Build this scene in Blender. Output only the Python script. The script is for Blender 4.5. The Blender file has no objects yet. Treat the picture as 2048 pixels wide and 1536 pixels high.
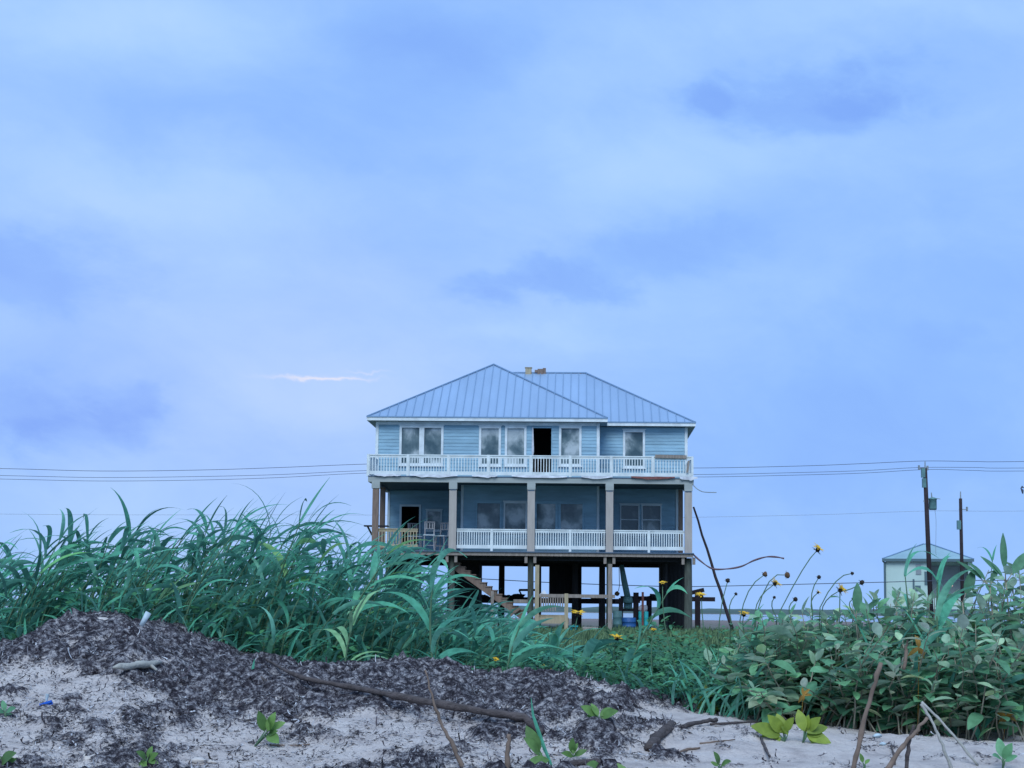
import bpy, math, random
from mathutils import Vector, Matrix, Euler, noise
R = math.radians
PI = math.pi
scene = bpy.context.scene
COL = scene.collection

# ---------------------------------------------------------------- camera
F_PX = 3621.0                      # focal length in pixels of the 2048 px wide photograph
PITCH = math.atan((1215.6 - 768) / F_PX)
ROLL = -0.0110
cam_d = bpy.data.cameras.new('camera')
cam = bpy.data.objects.new('camera', cam_d)
COL.objects.link(cam)
cam_d.sensor_width = 36.0
cam_d.lens = F_PX / 2048 * 36.0
cam_d.clip_start = 0.1
cam_d.clip_end = 9000
CAMROT = Matrix.Rotation(PI / 2 + PITCH, 3, 'X') @ Matrix.Rotation(-ROLL, 3, 'Z')
cam.matrix_world = CAMROT.to_4x4()
scene.camera = cam
cam_d.dof.use_dof = False

# ---------------------------------------------------------------- sky, sun, exposure
SUN_EL, SUN_AZ = R(47), R(188)     # soft daylight through cloud, from high behind the camera's left
scene.view_settings.view_transform = 'Standard'
scene.view_settings.look = 'None'
scene.view_settings.gamma = 1
scene.view_settings.exposure = 0.0
scene.render.film_transparent = False

def N(nt, t, **kw):
    n = nt.nodes.new(t)
    for k, v in kw.items():
        if k.startswith('i_'):
            n.inputs[k[2:].replace('_', ' ')].default_value = v
        else:
            setattr(n, k, v)
    return n

def math_n(nt, op, a, b=None, c=None):
    n = nt.nodes.new('ShaderNodeMath'); n.operation = op
    for i, x in enumerate((a, b, c)):
        if x is None: continue
        if isinstance(x, (int, float)): n.inputs[i].default_value = x
        else: nt.links.new(x, n.inputs[i])
    return n.outputs[0]

def ramp(nt, fac, stops, interp='LINEAR'):
    n = nt.nodes.new('ShaderNodeValToRGB')
    n.color_ramp.interpolation = interp
    el = n.color_ramp.elements
    while len(el) < len(stops): el.new(0.5)
    for e, (p, c) in zip(el, stops):
        e.position = p; e.color = (*c, 1)
    if fac is not None: nt.links.new(fac, n.inputs[0])
    return n.outputs[0]

def build_world():
    w = bpy.data.worlds.new('World'); scene.world = w; w.use_nodes = True
    nt = w.node_tree; nt.nodes.clear(); L = nt.links
    out = N(nt, 'ShaderNodeOutputWorld')
    tc = N(nt, 'ShaderNodeTexCoord')
    sep = N(nt, 'ShaderNodeSeparateXYZ'); L.new(tc.outputs['Generated'], sep.inputs[0])
    az = math_n(nt, 'ARCTAN2', sep.outputs[0], sep.outputs[1])
    el = math_n(nt, 'ARCSINE', sep.outputs[2])
    comb = N(nt, 'ShaderNodeCombineXYZ')
    L.new(math_n(nt, 'ADD', az, math_n(nt, 'MULTIPLY', el, 0.35)), comb.inputs[0])
    L.new(math_n(nt, 'MULTIPLY', el, 1.7), comb.inputs[1])
    def noi(scale, detail, rough, dist=0.0, off=0.0):
        n = N(nt, 'ShaderNodeTexNoise'); n.noise_dimensions = '4D'
        n.inputs['Scale'].default_value = scale; n.inputs['Detail'].default_value = detail
        n.inputs['Roughness'].default_value = rough; n.inputs['Distortion'].default_value = dist
        n.inputs['W'].default_value = off
        L.new(comb.outputs[0], n.inputs['Vector']); return n
    warp = noi(9, 5, 0.6, 0, 3.1)
    wsep = N(nt, 'ShaderNodeSeparateColor'); L.new(warp.outputs['Color'], wsep.inputs[0])
    azw = math_n(nt, 'ADD', az, math_n(nt, 'MULTIPLY', math_n(nt, 'SUBTRACT', wsep.outputs[0], 0.5), 0.16))
    elw = math_n(nt, 'ADD', el, math_n(nt, 'MULTIPLY', math_n(nt, 'SUBTRACT', wsep.outputs[1], 0.5), 0.07))
    def blob(px, py, rx, ry, amp, warped=True):
        a = azw if warped else az; e = elw if warped else el
        a0 = (px - 1024) / F_PX; e0 = (1215 + 0.011 * (px - 1024) - py) / F_PX
        da = math_n(nt, 'MULTIPLY', math_n(nt, 'SUBTRACT', a, a0), F_PX / rx)
        de = math_n(nt, 'MULTIPLY', math_n(nt, 'SUBTRACT', e, e0), F_PX / ry)
        s = math_n(nt, 'ADD', math_n(nt, 'MULTIPLY', da, da), math_n(nt, 'MULTIPLY', de, de))
        return math_n(nt, 'MULTIPLY', math_n(nt, 'EXPONENT', math_n(nt, 'MULTIPLY', s, -1.0)), amp)
    # cloud thickness: positive is darker and bluer, negative is paler
    blobs = [(840, 110, 220, 70, .20), (140, 850, 200, 90, .10), (70, 540, 240, 60, .10), (1100, 590, 150, 28, .12), (1290, 500, 220, 60, .10), (420, 250, 420, 70, .11), (1950, 620, 420, 260, .10),
             (1780, 800, 350, 150, .07), (1500, 930, 500, 120, .04), (900, 330, 260, 40, .08),
             (300, 420, 330, 90, -.20), (200, 70, 330, 60, -.16), (1180, 130, 200, 110, -.10), (1300, 330, 380, 60, -.14), (1750, 60, 400, 50, -.14),
             (660, 800, 260, 90, -.16), (640, 640, 400, 110, -.05), (1100, 690, 160, 25, -.10), (500, 1050, 700, 60, -.06), (1450, 1000, 500, 200, .03)]
    tot = None
    for b in blobs:
        o = blob(*b); tot = o if tot is None else math_n(nt, 'ADD', tot, o)
    # puffs with torn upper edges
    nn = noi(26, 7, 0.62, 0.4, 2.2)
    for px_, py_, rx_, ry_, am_ in ((1590, 210, 260, 62, .17), (1740, 185, 110, 42, .12), (1430, 205, 70, 45, .10), (250, 830, 80, 55, .13), (70, 830, 110, 70, .13), (150, 880, 200, 50, .10), (1120, 590, 170, 38, .14), (1300, 500, 190, 70, .09), (30, 570, 220, 70, .11), (170, 470, 150, 40, .06), (1880, 700, 60, 30, .05)):
        b_ = math_n(nt, 'MULTIPLY', blob(px_, py_, rx_ * 1.12, ry_ * 1.2, 1.0, True), math_n(nt, 'ADD', math_n(nt, 'MULTIPLY', math_n(nt, 'SUBTRACT', nn.outputs[0], 0.5), 2.4), 0.95))
        ms_ = nt.nodes.new('ShaderNodeMapRange'); ms_.interpolation_type = 'SMOOTHSTEP'; ms_.inputs['From Min'].default_value = .16; ms_.inputs['From Max'].default_value = .85
        L.new(b_, ms_.inputs['Value']); tot = math_n(nt, 'ADD', tot, math_n(nt, 'MULTIPLY', ms_.outputs['Result'], am_ * 1.15))
    n1 = noi(3.4, 4, 0.5, 0.6, 1.7); n2 = noi(11, 6, 0.6, 0.7, 5.2); n3 = noi(48, 4, 0.6, 0.3, 9.0)
    v = math_n(nt, 'ADD', math_n(nt, 'MULTIPLY', math_n(nt, 'SUBTRACT', n1.outputs[0], 0.5), 0.38),
               math_n(nt, 'MULTIPLY', math_n(nt, 'SUBTRACT', n2.outputs[0], 0.5), 0.30))
    v = math_n(nt, 'ADD', v, math_n(nt, 'MULTIPLY', math_n(nt, 'SUBTRACT', n3.outputs[0], 0.5), 0.06))
    v = math_n(nt, 'ADD', math_n(nt, 'ADD', v, tot), 0.45)
    col = ramp(nt, v, [(0.12, (.50, .74, 1.07)), (0.34, (.405, .655, 1.07)), (0.56, (.295, .535, 1.06)), (0.88, (.21, .41, 1.0))])
    # lilac tint of the lower left sky where the light breaks through
    lil = math_n(nt, 'ADD', blob(600, 780, 520, 330, .8), blob(60, 720, 300, 420, .3))
    mx = N(nt, 'ShaderNodeMix', data_type='RGBA'); L.new(lil, mx.inputs['Factor']); L.new(col, mx.inputs['A'])
    mxm = N(nt, 'ShaderNodeMix', data_type='RGBA', blend_type='MULTIPLY'); mxm.inputs['Factor'].default_value = 1
    L.new(col, mxm.inputs['A']); mxm.inputs['B'].default_value = (1.17, 1.0, 1.0, 1)
    L.new(mxm.outputs['Result'], mx.inputs['B'])
    el = math_n(nt, 'ADD', el, math_n(nt, 'MULTIPLY', math_n(nt, 'SUBTRACT', n3.outputs[0], 0.5), 0.014))
    slit = math_n(nt, 'ADD', blob(625, 759, 75, 4.5, .95, False), math_n(nt, 'ADD', blob(690, 762, 55, 3.5, .5, False), blob(735, 748, 35, 2.5, .35, False)))
    slit = math_n(nt, 'MULTIPLY', slit, math_n(nt, 'MULTIPLY', math_n(nt, 'ADD', n3.outputs[0], 0.15), 1.5))
    slit.node.use_clamp = True
    mx2 = N(nt, 'ShaderNodeMix', data_type='RGBA'); L.new(slit, mx2.inputs['Factor']); L.new(mx.outputs['Result'], mx2.inputs['A'])
    mx2.inputs['B'].default_value = (.80, .82, 1.0, 1)
    bg1 = N(nt, 'ShaderNodeBackground'); bg1.inputs['Strength'].default_value = SKY_STR
    L.new(mx2.outputs['Result'], bg1.inputs['Color'])
    sky = N(nt, 'ShaderNodeTexSky'); sky.sky_type = 'NISHITA'; sky.sun_disc = False
    sky.sun_elevation = SUN_EL; sky.sun_rotation = SUN_AZ
    bg2 = N(nt, 'ShaderNodeBackground'); bg2.inputs['Strength'].default_value = 0.05
    L.new(sky.outputs[0], bg2.inputs['Color'])
    ms = N(nt, 'ShaderNodeMixShader'); ms.inputs[0].default_value = 0.93
    L.new(bg2.outputs[0], ms.inputs[1]); L.new(bg1.outputs[0], ms.inputs[2]); L.new(ms.outputs[0], out.inputs[0])
SKY_STR = 1.0
build_world()
sun_d = bpy.data.lights.new('sun', 'SUN'); sun_d.energy = 2.35; sun_d.angle = R(35); sun_d.color = (.80, .92, 1.0)
sun = bpy.data.objects.new('sun', sun_d); COL.objects.link(sun)
sdir = Vector((math.sin(SUN_AZ) * math.cos(SUN_EL), math.cos(SUN_AZ) * math.cos(SUN_EL), math.sin(SUN_EL)))
sun.rotation_euler = sdir.to_track_quat('Z', 'Y').to_euler()

# ---------------------------------------------------------------- geometry helpers
def ray(px, py):
    return (CAMROT @ Vector(((px - 1024) / F_PX, (768 - py) / F_PX, -1))).normalized()
def P(px, py, d):
    """point of the place d metres ahead of the camera seen in direction (px, py)"""
    r = ray(px, py); return r * (d / r.y)
CINV = CAMROT.inverted()
def proj(p):
    q = CINV @ Vector(p); return 1024 - q.x / q.z * F_PX, 768 + q.y / q.z * F_PX

class MB:
    def __init__(s): s.v = []; s.f = []; s.m = []; s.c = []
    def face(s, pts, m=0, c=0.5):
        i = len(s.v); s.v.extend([tuple(p) for p in pts]); s.f.append(tuple(range(i, i + len(pts)))); s.m.append(m); s.c.append(c)
    def box(s, a, b, m=0, c=0.5):
        x0, x1 = sorted((a[0], b[0])); y0, y1 = sorted((a[1], b[1])); z0, z1 = sorted((a[2], b[2]))
        i = len(s.v)
        s.v += [(x0, y0, z0), (x1, y0, z0), (x1, y1, z0), (x0, y1, z0), (x0, y0, z1), (x1, y0, z1), (x1, y1, z1), (x0, y1, z1)]
        for q in ((0, 3, 2, 1), (4, 5, 6, 7), (0, 1, 5, 4), (1, 2, 6, 5), (2, 3, 7, 6), (3, 0, 4, 7)):
            s.f.append(tuple(i + k for k in q)); s.m.append(m); s.c.append(c)
    def bar(s, p, q, w, h, m=0, up=(0, 0, 1), c=0.5):
        p = Vector(p); q = Vector(q); d = (q - p).normalized(); u = Vector(up)
        if abs(d.dot(u)) > .98: u = Vector((0, 1, 0))
        sx = d.cross(u).normalized(); sz = sx.cross(d)
        i = len(s.v)
        for e in (p, q):
            for a, b in ((-1, -1), (1, -1), (1, 1), (-1, 1)):
                s.v.append(tuple(e + sx * a * w / 2 + sz * b * h / 2))
        for fc in ((0, 3, 2, 1), (4, 5, 6, 7), (0, 1, 5, 4), (1, 2, 6, 5), (2, 3, 7, 6), (3, 0, 4, 7)):
            s.f.append(tuple(i + k for k in fc)); s.m.append(m); s.c.append(c)
    def tube(s, pts, rad, n=6, m=0, c=0.5, cap=True):
        pts = [Vector(p) for p in pts]; k = len(pts)
        if not hasattr(rad, '__len__'): rad = [rad] * k
        i0 = len(s.v); ref = None
        for j, p in enumerate(pts):
            d = (pts[min(j + 1, k - 1)] - pts[max(j - 1, 0)])
            if d.length < 1e-9: d = Vector((0, 0, 1))
            d.normalize()
            if ref is None: ref = Vector((0, 0, 1)) if abs(d.z) < .9 else Vector((1, 0, 0))
            a = (ref - d * ref.dot(d)); a = a.normalized() if a.length > 1e-6 else d.orthogonal().normalized(); ref = a
            b = d.cross(a)
            for t in range(n):
                th = 2 * PI * t / n
                s.v.append(tuple(p + (a * math.cos(th) + b * math.sin(th)) * rad[j]))
        for j in range(k - 1):
            for t in range(n):
                u = (t + 1) % n
                s.f.append((i0 + j * n + t, i0 + j * n + u, i0 + (j + 1) * n + u, i0 + (j + 1) * n + t)); s.m.append(m); s.c.append(c)
        if cap:
            s.f.append(tuple(i0 + t for t in reversed(range(n)))); s.m.append(m); s.c.append(c)
            s.f.append(tuple(i0 + (k - 1) * n + t for t in range(n))); s.m.append(m); s.c.append(c)
    def lathe(s, prof, centre=(0, 0, 0), n=16, m=0, c=0.5):
        i0 = len(s.v); cx, cy, cz = centre
        for r, z in prof:
            for t in range(n): s.v.append((cx + r * math.cos(2 * PI * t / n), cy + r * math.sin(2 * PI * t / n), cz + z))
        for j in range(len(prof) - 1):
            for t in range(n):
                u = (t + 1) % n
                s.f.append((i0 + j * n + t, i0 + j * n + u, i0 + (j + 1) * n + u, i0 + (j + 1) * n + t)); s.m.append(m); s.c.append(c)
    def blob(s, centre, r, seed=0, rough=.25, m=0, c=.5, nu=10, nv=7, sq=(1, 1, 1)):
        i0 = len(s.v); C = Vector(centre)
        for j in range(nv + 1):
            ph = PI * j / nv
            for t in range(nu):
                th = 2 * PI * t / nu
                d = Vector((math.sin(ph) * math.cos(th), math.sin(ph) * math.sin(th), math.cos(ph)))
                k = 1 + rough * noise.noise(d * 1.7 + Vector((seed, seed * .7, 0)))* 2
                s.v.append(tuple(C + Vector((d.x * sq[0], d.y * sq[1], d.z * sq[2])) * r * k))
        for j in range(nv):
            for t in range(nu):
                u = (t + 1) % nu
                s.f.append((i0 + j * nu + t, i0 + (j + 1) * nu + t, i0 + (j + 1) * nu + u, i0 + j * nu + u)); s.m.append(m); s.c.append(c)
    def blade(s, base, d0, wind, L, W, droop, segs=8, m=0, c=.5, roll=0.0, fold=.25, base_w=.55):
        """a long folded grass blade that starts along d0 and bends towards wind and down"""
        p = Vector(base); d = Vector(d0).normalized(); W2 = W / 2
        side = d.cross(Vector((0, 0, 1)));
        side = side.normalized() if side.length > .05 else Vector((0, 1, 0))
        side = Matrix.Rotation(roll, 3, d) @ side
        i0 = len(s.v); st = L / segs
        tgt = Vector(wind)
        for j in range(segs + 1):
            t = j / segs
            w = W2 * (base_w + (1 - base_w) * min(1, t / .3)) * (1 - max(0, (t - .35) / .65) ** 1.5)
            w = max(w, .0006)
            sd = (side - d * side.dot(d)).normalized(); nrm = sd.cross(d)
            s.v.append(tuple(p - sd * w + nrm * w * fold)); s.v.append(tuple(p)); s.v.append(tuple(p + sd * w + nrm * w * fold))
            k = droop / segs * (0.45 + 1.1 * t)
            d = (d + tgt * k + Vector((0, 0, -1)) * k * .75).normalized(); p = p + d * st
        for j in range(segs):
            a = i0 + j * 3
            s.f.append((a, a + 1, a + 4, a + 3)); s.m.append(m); s.c.append(c)
            s.f.append((a + 1, a + 2, a + 5, a + 4)); s.m.append(m); s.c.append(c)
    def leaf(s, base, d, nrm, L, W, m=0, c=.5, curl=.25, fold=.22):
        """an oval leaf, folded along its midrib and curled towards its tip"""
        p = Vector(base); d = Vector(d).normalized(); nrm = Vector(nrm)
        sd = d.cross(nrm); sd = sd.normalized() if sd.length > .05 else d.orthogonal().normalized()
        nr = sd.cross(d); i0 = len(s.v)
        prof = (.12, .68, .95, 1.0, .88, .58, .08); n = len(prof)
        for j, w in enumerate(prof):
            t = j / (n - 1); w *= W / 2
            q = p + d * (L * t) - nr * (curl * L * t * t)
            s.v.append(tuple(q - sd * w + nr * w * fold)); s.v.append(tuple(q)); s.v.append(tuple(q + sd * w + nr * w * fold))
        for j in range(n - 1):
            a = i0 + j * 3
            s.f.append((a, a + 1, a + 4, a + 3)); s.m.append(m); s.c.append(c)
            s.f.append((a + 1, a + 2, a + 5, a + 4)); s.m.append(m); s.c.append(c)
    def build(s, name, mats, parent=None, smooth=False):
        me = bpy.data.meshes.new(name); me.from_pydata(s.v, [], s.f)
        if not isinstance(mats, (list, tuple)): mats = [mats]
        for m in mats: me.materials.append(m)
        if len(mats) > 1: me.polygons.foreach_set('material_index', s.m)
        a = me.attributes.new('rnd', 'FLOAT', 'FACE'); a.data.foreach_set('value', s.c)
        if smooth: me.polygons.foreach_set('use_smooth', [True] * len(s.f))
        me.update()
        o = bpy.data.objects.new(name, me); COL.objects.link(o)
        if parent is not None: o.parent = parent
        return o

def build_each(mb, name, mats, parent):
    """link every loose piece of mb as an object of its own"""
    par = list(range(len(mb.v)))
    def fd(a):
        while par[a] != a: par[a] = par[par[a]]; a = par[a]
        return a
    for f in mb.f:
        for i in f[1:]: par[fd(i)] = fd(f[0])
    grp = {}
    for k, f in enumerate(mb.f): grp.setdefault(fd(f[0]), []).append(k)
    out = []
    for ks in grp.values():
        s = MB(); mp = {}
        for k in ks:
            for i in mb.f[k]:
                if i not in mp: mp[i] = len(s.v); s.v.append(mb.v[i])
            s.f.append(tuple(mp[i] for i in mb.f[k])); s.m.append(mb.m[k]); s.c.append(mb.c[k])
        out.append(s.build(name, mats, parent))
    return out
def tag(o, label=None, cat=None, group=None, kind=None):
    if label: o['label'] = label
    if cat: o['category'] = cat
    if group: o['group'] = group
    if kind: o['kind'] = kind
    return o
def empty(name, loc, label, cat, group=None, rz=0):
    o = bpy.data.objects.new(name, None); COL.objects.link(o); o.location = loc; o.rotation_euler = (0, 0, rz)
    o.empty_display_size = .2
    return tag(o, label, cat, group)

# ---------------------------------------------------------------- materials
MATS = {}
def mat(name, col, rough=.8, metal=0.0, spec=.3, var=0.0, scale=4.0, bump=0.0, bscale=30.0, col2=None, stretch=(1, 1, 1), rnd=None, detail=5, coords='Object', thr=(.35, .65)):
    m = bpy.data.materials.new(name); m.use_nodes = True; nt = m.node_tree; b = nt.nodes['Principled BSDF']; L = nt.links
    b.inputs['Roughness'].default_value = rough; b.inputs['Metallic'].default_value = metal
    b.inputs['Specular IOR Level'].default_value = spec
    c2 = col2 if col2 else tuple(x * (1 - var) for x in col)
    tc = N(nt, 'ShaderNodeTexCoord'); mp = N(nt, 'ShaderNodeMapping'); mp.inputs['Scale'].default_value = stretch
    L.new(tc.outputs[coords], mp.inputs[0])
    n = N(nt, 'ShaderNodeTexNoise'); n.inputs['Scale'].default_value = scale; n.inputs['Detail'].default_value = detail
    n.inputs['Roughness'].default_value = .6
    L.new(mp.outputs[0], n.inputs['Vector'])
    out = ramp(nt, n.outputs[0], [(thr[0], c2), (thr[1], col)])
    if rnd:
        at = N(nt, 'ShaderNodeAttribute'); at.attribute_name = 'rnd'
        rr = ramp(nt, at.outputs['Fac'], [(0, rnd[0]), (.5, rnd[1]), (1, rnd[2])])
        mx = N(nt, 'ShaderNodeMix', data_type='RGBA', blend_type='MULTIPLY'); mx.inputs['Factor'].default_value = 1
        L.new(out, mx.inputs['A']); L.new(rr, mx.inputs['B']); out = mx.outputs['Result']
    L.new(out, b.inputs['Base Color'])
    if bump:
        n2 = N(nt, 'ShaderNodeTexNoise'); n2.inputs['Scale'].default_value = bscale; n2.inputs['Detail'].default_value = 4
        L.new(mp.outputs[0], n2.inputs['Vector'])
        bp = N(nt, 'ShaderNodeBump'); bp.inputs['Strength'].default_value = bump; bp.inputs['Distance'].default_value = .02
        L.new(n2.outputs[0], bp.inputs['Height']); L.new(bp.outputs[0], b.inputs['Normal'])
    MATS[name] = m
    return m

def leafmat(name, top, under, rough=.5, trans=.25, yel=None):
    """two-sided leaf: own colour above, paler below, some light passing through; varied per leaf"""
    m = bpy.data.materials.new(name); m.use_nodes = True; nt = m.node_tree; b = nt.nodes['Principled BSDF']; L = nt.links
    b.inputs['Roughness'].default_value = rough; b.inputs['Specular IOR Level'].default_value = .35
    g = N(nt, 'ShaderNodeNewGeometry')
    mx = N(nt, 'ShaderNodeMix', data_type='RGBA'); L.new(g.outputs['Backfacing'], mx.inputs['Factor'])
    mx.inputs['A'].default_value = (*top, 1); mx.inputs['B'].default_value = (*under, 1)
    at = N(nt, 'ShaderNodeAttribute'); at.attribute_name = 'rnd'
    rr = ramp(nt, at.outputs['Fac'], [(0, (.34, .40, .40)), (.5, (1, 1, 1)), (.9, (1.5, 1.4, 1.25)), (1, yel or (1.7, 1.5, 1.0))])
    mu = N(nt, 'ShaderNodeMix', data_type='RGBA', blend_type='MULTIPLY'); mu.inputs['Factor'].default_value = 1
    L.new(mx.outputs['Result'], mu.inputs['A']); L.new(rr, mu.inputs['B'])
    tc = N(nt, 'ShaderNodeTexCoord'); n = N(nt, 'ShaderNodeTexNoise'); n.inputs['Scale'].default_value = 35; n.inputs['Detail'].default_value = 3
    L.new(tc.outputs['Object'], n.inputs['Vector'])
    nr = ramp(nt, n.outputs[0], [(.3, (.72, .74, .72)), (.7, (1.2, 1.15, 1.15))])
    m2 = N(nt, 'ShaderNodeMix', data_type='RGBA', blend_type='MULTIPLY'); m2.inputs['Factor'].default_value = 1
    L.new(mu.outputs['Result'], m2.inputs['A']); L.new(nr, m2.inputs['B'])
    L.new(m2.outputs['Result'], b.inputs['Base Color'])
    tr = N(nt, 'ShaderNodeBsdfTranslucent'); L.new(m2.outputs['Result'], tr.inputs['Color'])
    ms = N(nt, 'ShaderNodeMixShader'); ms.inputs[0].default_value = trans
    L.new(b.outputs[0], ms.inputs[1]); L.new(tr.outputs[0], ms.inputs[2]); L.new(ms.outputs[0], nt.nodes['Material Output'].inputs[0])
    MATS[name] = m; return m

mat('siding', (.32, .50, .60), .7, var=.28, scale=1.1, stretch=(.6, 1, 3))
mat('white_paint', (.78, .82, .82), .55, var=.22, scale=2.2)
mat('old_white', (.66, .72, .74), .6, var=.2, scale=1.2)
mat('roof_metal', (.36, .49, .66), .45, metal=.35, spec=.5, var=.14, scale=.5, stretch=(1, .3, .3))
mat('roof_seam', (.22, .33, .47), .5, metal=.3, spec=.5)  # darker copy of the roof metal; shade along the ribs put into its colour
mat('deck_and_shadow', (.10, .14, .20), .6)
mat('column_paint', (.46, .40, .36), .75, var=.15, scale=2.5, stretch=(3, 3, .6))
mat('beam_paint', (.40, .42, .40), .75, var=.16, scale=2, stretch=(.3, 1, 2))
mat('grey_wood', (.34, .28, .24), .85, var=.35, scale=5, stretch=(3, 3, .5))
mat('fresh_wood', (.46, .37, .24), .8, var=.25, scale=5, stretch=(3, 3, .5))
mat('brown_wood', (.26, .18, .14), .85, var=.3, scale=5, stretch=(3, 3, .5))
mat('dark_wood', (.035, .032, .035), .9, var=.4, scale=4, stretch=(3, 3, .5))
mat('pile_wood', (.11, .12, .10), .9, var=.45, scale=3, stretch=(3, 3, .6))
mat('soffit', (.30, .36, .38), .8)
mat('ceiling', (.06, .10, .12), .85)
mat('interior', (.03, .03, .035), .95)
mat('black_gap', (.02, .018, .02), .95)
mat('torn', (.70, .70, .74), .8, var=.35, scale=3)
mat('rust_cloth', (.23, .09, .08), .9, var=.4, scale=8)
mat('chair_paint', (.30, .29, .30), .7, var=.25, scale=8)
mat('pole_wood', (.042, .030, .034), .9, var=.3, scale=3)
mat('wire', (.08, .09, .13), .6)
mat('metal_grey', (.30, .33, .34), .5, metal=.4)
mat('teal_metal', (.14, .28, .28), .5, var=.3, scale=3)
mat('teal_plastic', (.03, .42, .44), .5, var=.15, scale=3)
mat('blue_plastic', (.03, .12, .34), .5, var=.2, scale=4)
mat('orange_ribbon', (.17, .10, .12), .8, var=.3, scale=3)
mat('drift', (.12, .095, .09), .9, var=.5, scale=14, bump=.5, bscale=60, stretch=(1, 4, 4))
mat('drift_pale', (.44, .42, .37), .85, var=.3, scale=14, bump=.4, bscale=60)
mat('stalk_brown', (.24, .17, .13), .9, var=.4, scale=18)
mat('stem_green', (.11, .20, .11), .7, var=.3, scale=10)
mat('stem_tan', (.34, .30, .22), .8, var=.3, scale=14)
mat('petal', (.80, .47, .02), .6, var=.25, scale=60)
mat('head_dark', (.045, .035, .03), .95, var=.4, scale=60)
mat('head_brown', (.16, .09, .05), .95, var=.4, scale=60)
mat('shell', (.62, .55, .50), .6, var=.3, scale=30)
mat('white_plastic', (.50, .60, .64), .45, var=.2, scale=40)
mat('blue_litter', (.02, .12, .55), .4)
mat('far_wall', (.52, .66, .60), .8, var=.1, scale=.4)  # pale green wall, lightened further to put distant haze into the colour
mat('far_roof', (.30, .44, .48), .6, var=.2, scale=.5)
mat('far_dark', (.10, .16, .18), .8)
leafmat('reed', (.085, .34, .225), (.17, .44, .33), yel=(2.6, 1.7, .9))
leafmat('reed_bright', (.17, .36, .19), (.2, .36, .22))
leafmat('croton', (.10, .26, .14), (.44, .60, .45), .6, .15, yel=(2.6, 2.2, 1.6))
leafmat('croton_pale', (.27, .42, .27), (.55, .66, .52), .6, .15)
leafmat('lime', (.20, .28, .045), (.24, .32, .08), .5, .35)
leafmat('seedling', (.13, .25, .07), (.2, .34, .12), .5, .3)
leafmat('vine', (.050, .185, .085), (.09, .21, .11), .6, .2)
leafmat('fieldgrass', (.11, .19, .09), (.13, .21, .10), .8, .2)
leafmat('dryleaf', (.36, .20, .04), (.3, .19, .06), .7, .2)

# window glass: glossy pane with dark room, curtains and reflections painted into its colour
def glassmat():
    m = bpy.data.materials.new('pane_glass'); m.use_nodes = True; nt = m.node_tree; b = nt.nodes['Principled BSDF']; L = nt.links
    tc = N(nt, 'ShaderNodeTexCoord'); mp = N(nt, 'ShaderNodeMapping'); mp.inputs['Scale'].default_value = (1, 1, .8)
    L.new(tc.outputs['Object'], mp.inputs[0])
    n = N(nt, 'ShaderNodeTexNoise'); n.inputs['Scale'].default_value = 1.1; n.inputs['Detail'].default_value = 5; n.inputs['Distortion'].default_value = .15
    L.new(mp.outputs[0], n.inputs['Vector'])
    L.new(ramp(nt, n.outputs[0], [(.42, (.05, .09, .105)), (.52, (.14, .19, .20)), (.62, (.46, .50, .50))]), b.inputs['Base Color'])
    b.inputs['Roughness'].default_value = .18; b.inputs['Specular IOR Level'].default_value = .5
    MATS['pane_glass'] = m
glassmat()
M = MATS

# ---------------------------------------------------------------- terrain
def lerp_tab(tab, x):
    if x <= tab[0][0]: return tab[0][1:]
    for a, b in zip(tab, tab[1:]):
        if x <= b[0]:
            t = (x - a[0]) / (b[0] - a[0]); return tuple(p + (q - p) * t for p, q in zip(a[1:], b[1:]))
    return tab[-1][1:]
def sm(t): t = max(0, min(1, t)); return t * t * (3 - 2 * t)
CREST_PX = [(0, 1304, 8.3), (55, 1296, 8.3), (90, 1268, 8.25), (130, 1250, 8.2), (200, 1241, 8.2), (260, 1247, 8.15), (345, 1262, 8.1), (440, 1308, 8.05), (500, 1322, 8.0), (600, 1340, 7.9), (700, 1348, 7.9),
            (790, 1334, 7.85), (900, 1342, 7.8), (1000, 1360, 7.7), (1100, 1372, 7.65), (1230, 1388, 7.6), (1320, 1412, 7.5), (1420, 1424, 7.4), (1500, 1440, 7.3), (1700, 1456, 7.25), (1900, 1474, 7.2), (2048, 1484, 7.2)]
CREST = []
for px, py, d in CREST_PX:
    p = P(px, py, d); CREST.append((p.x, p.y, p.z))
CREST = [(-6, 8.4, -.30), (-3.4, 8.3, -.24)] + CREST + [(3.2, 7.2, -.50), (6, 7.3, -.42)]
FIELD = [(8, -.46), (9, -.46), (15, -.56), (30, -.74), (55, -.93), (80, -1.0), (140, -1.05), (230, -1.25), (262, -1.5), (560, -1.5), (600, -1.0), (9000, -1.0)]
def height(x, y):
    if y > 10.5 or abs(x) > 30: 
        z = lerp_tab(FIELD, max(y, 8))[0]
        if y > 12: z += .04 * noise.noise(Vector((x * .35, y * .35, 0)))
        if y < 8: z = min(z, -.56 - (5.8 - y) * .16) if y < 5.8 else -.5
        return z
    yc, zc = lerp_tab(CREST, x)
    f = lerp_tab(FIELD, max(y, 8))[0]
    if y < 5.8: z = -.56 - (5.8 - y) * .16
    elif y < yc:
        t = (y - 5.8) / (yc - 5.8); z = -.56 + (zc + .56) * (0.35 * t + .65 * sm(t))
    else:
        z = zc + (f - zc) * sm((y - yc) / 1.3)
    near = sm((y - 3) / 2) * (1 - sm((y - 9) / 1.5))
    if near > 0:
        q = Vector((x, y, 0))
        z += near * (.030 * noise.noise(q * 1.7) + .018 * noise.noise(q * 4.3 + Vector((5, 0, 0))) + .009 * noise.noise(q * 12) + .004 * noise.noise(q * 30))
    return z

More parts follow.
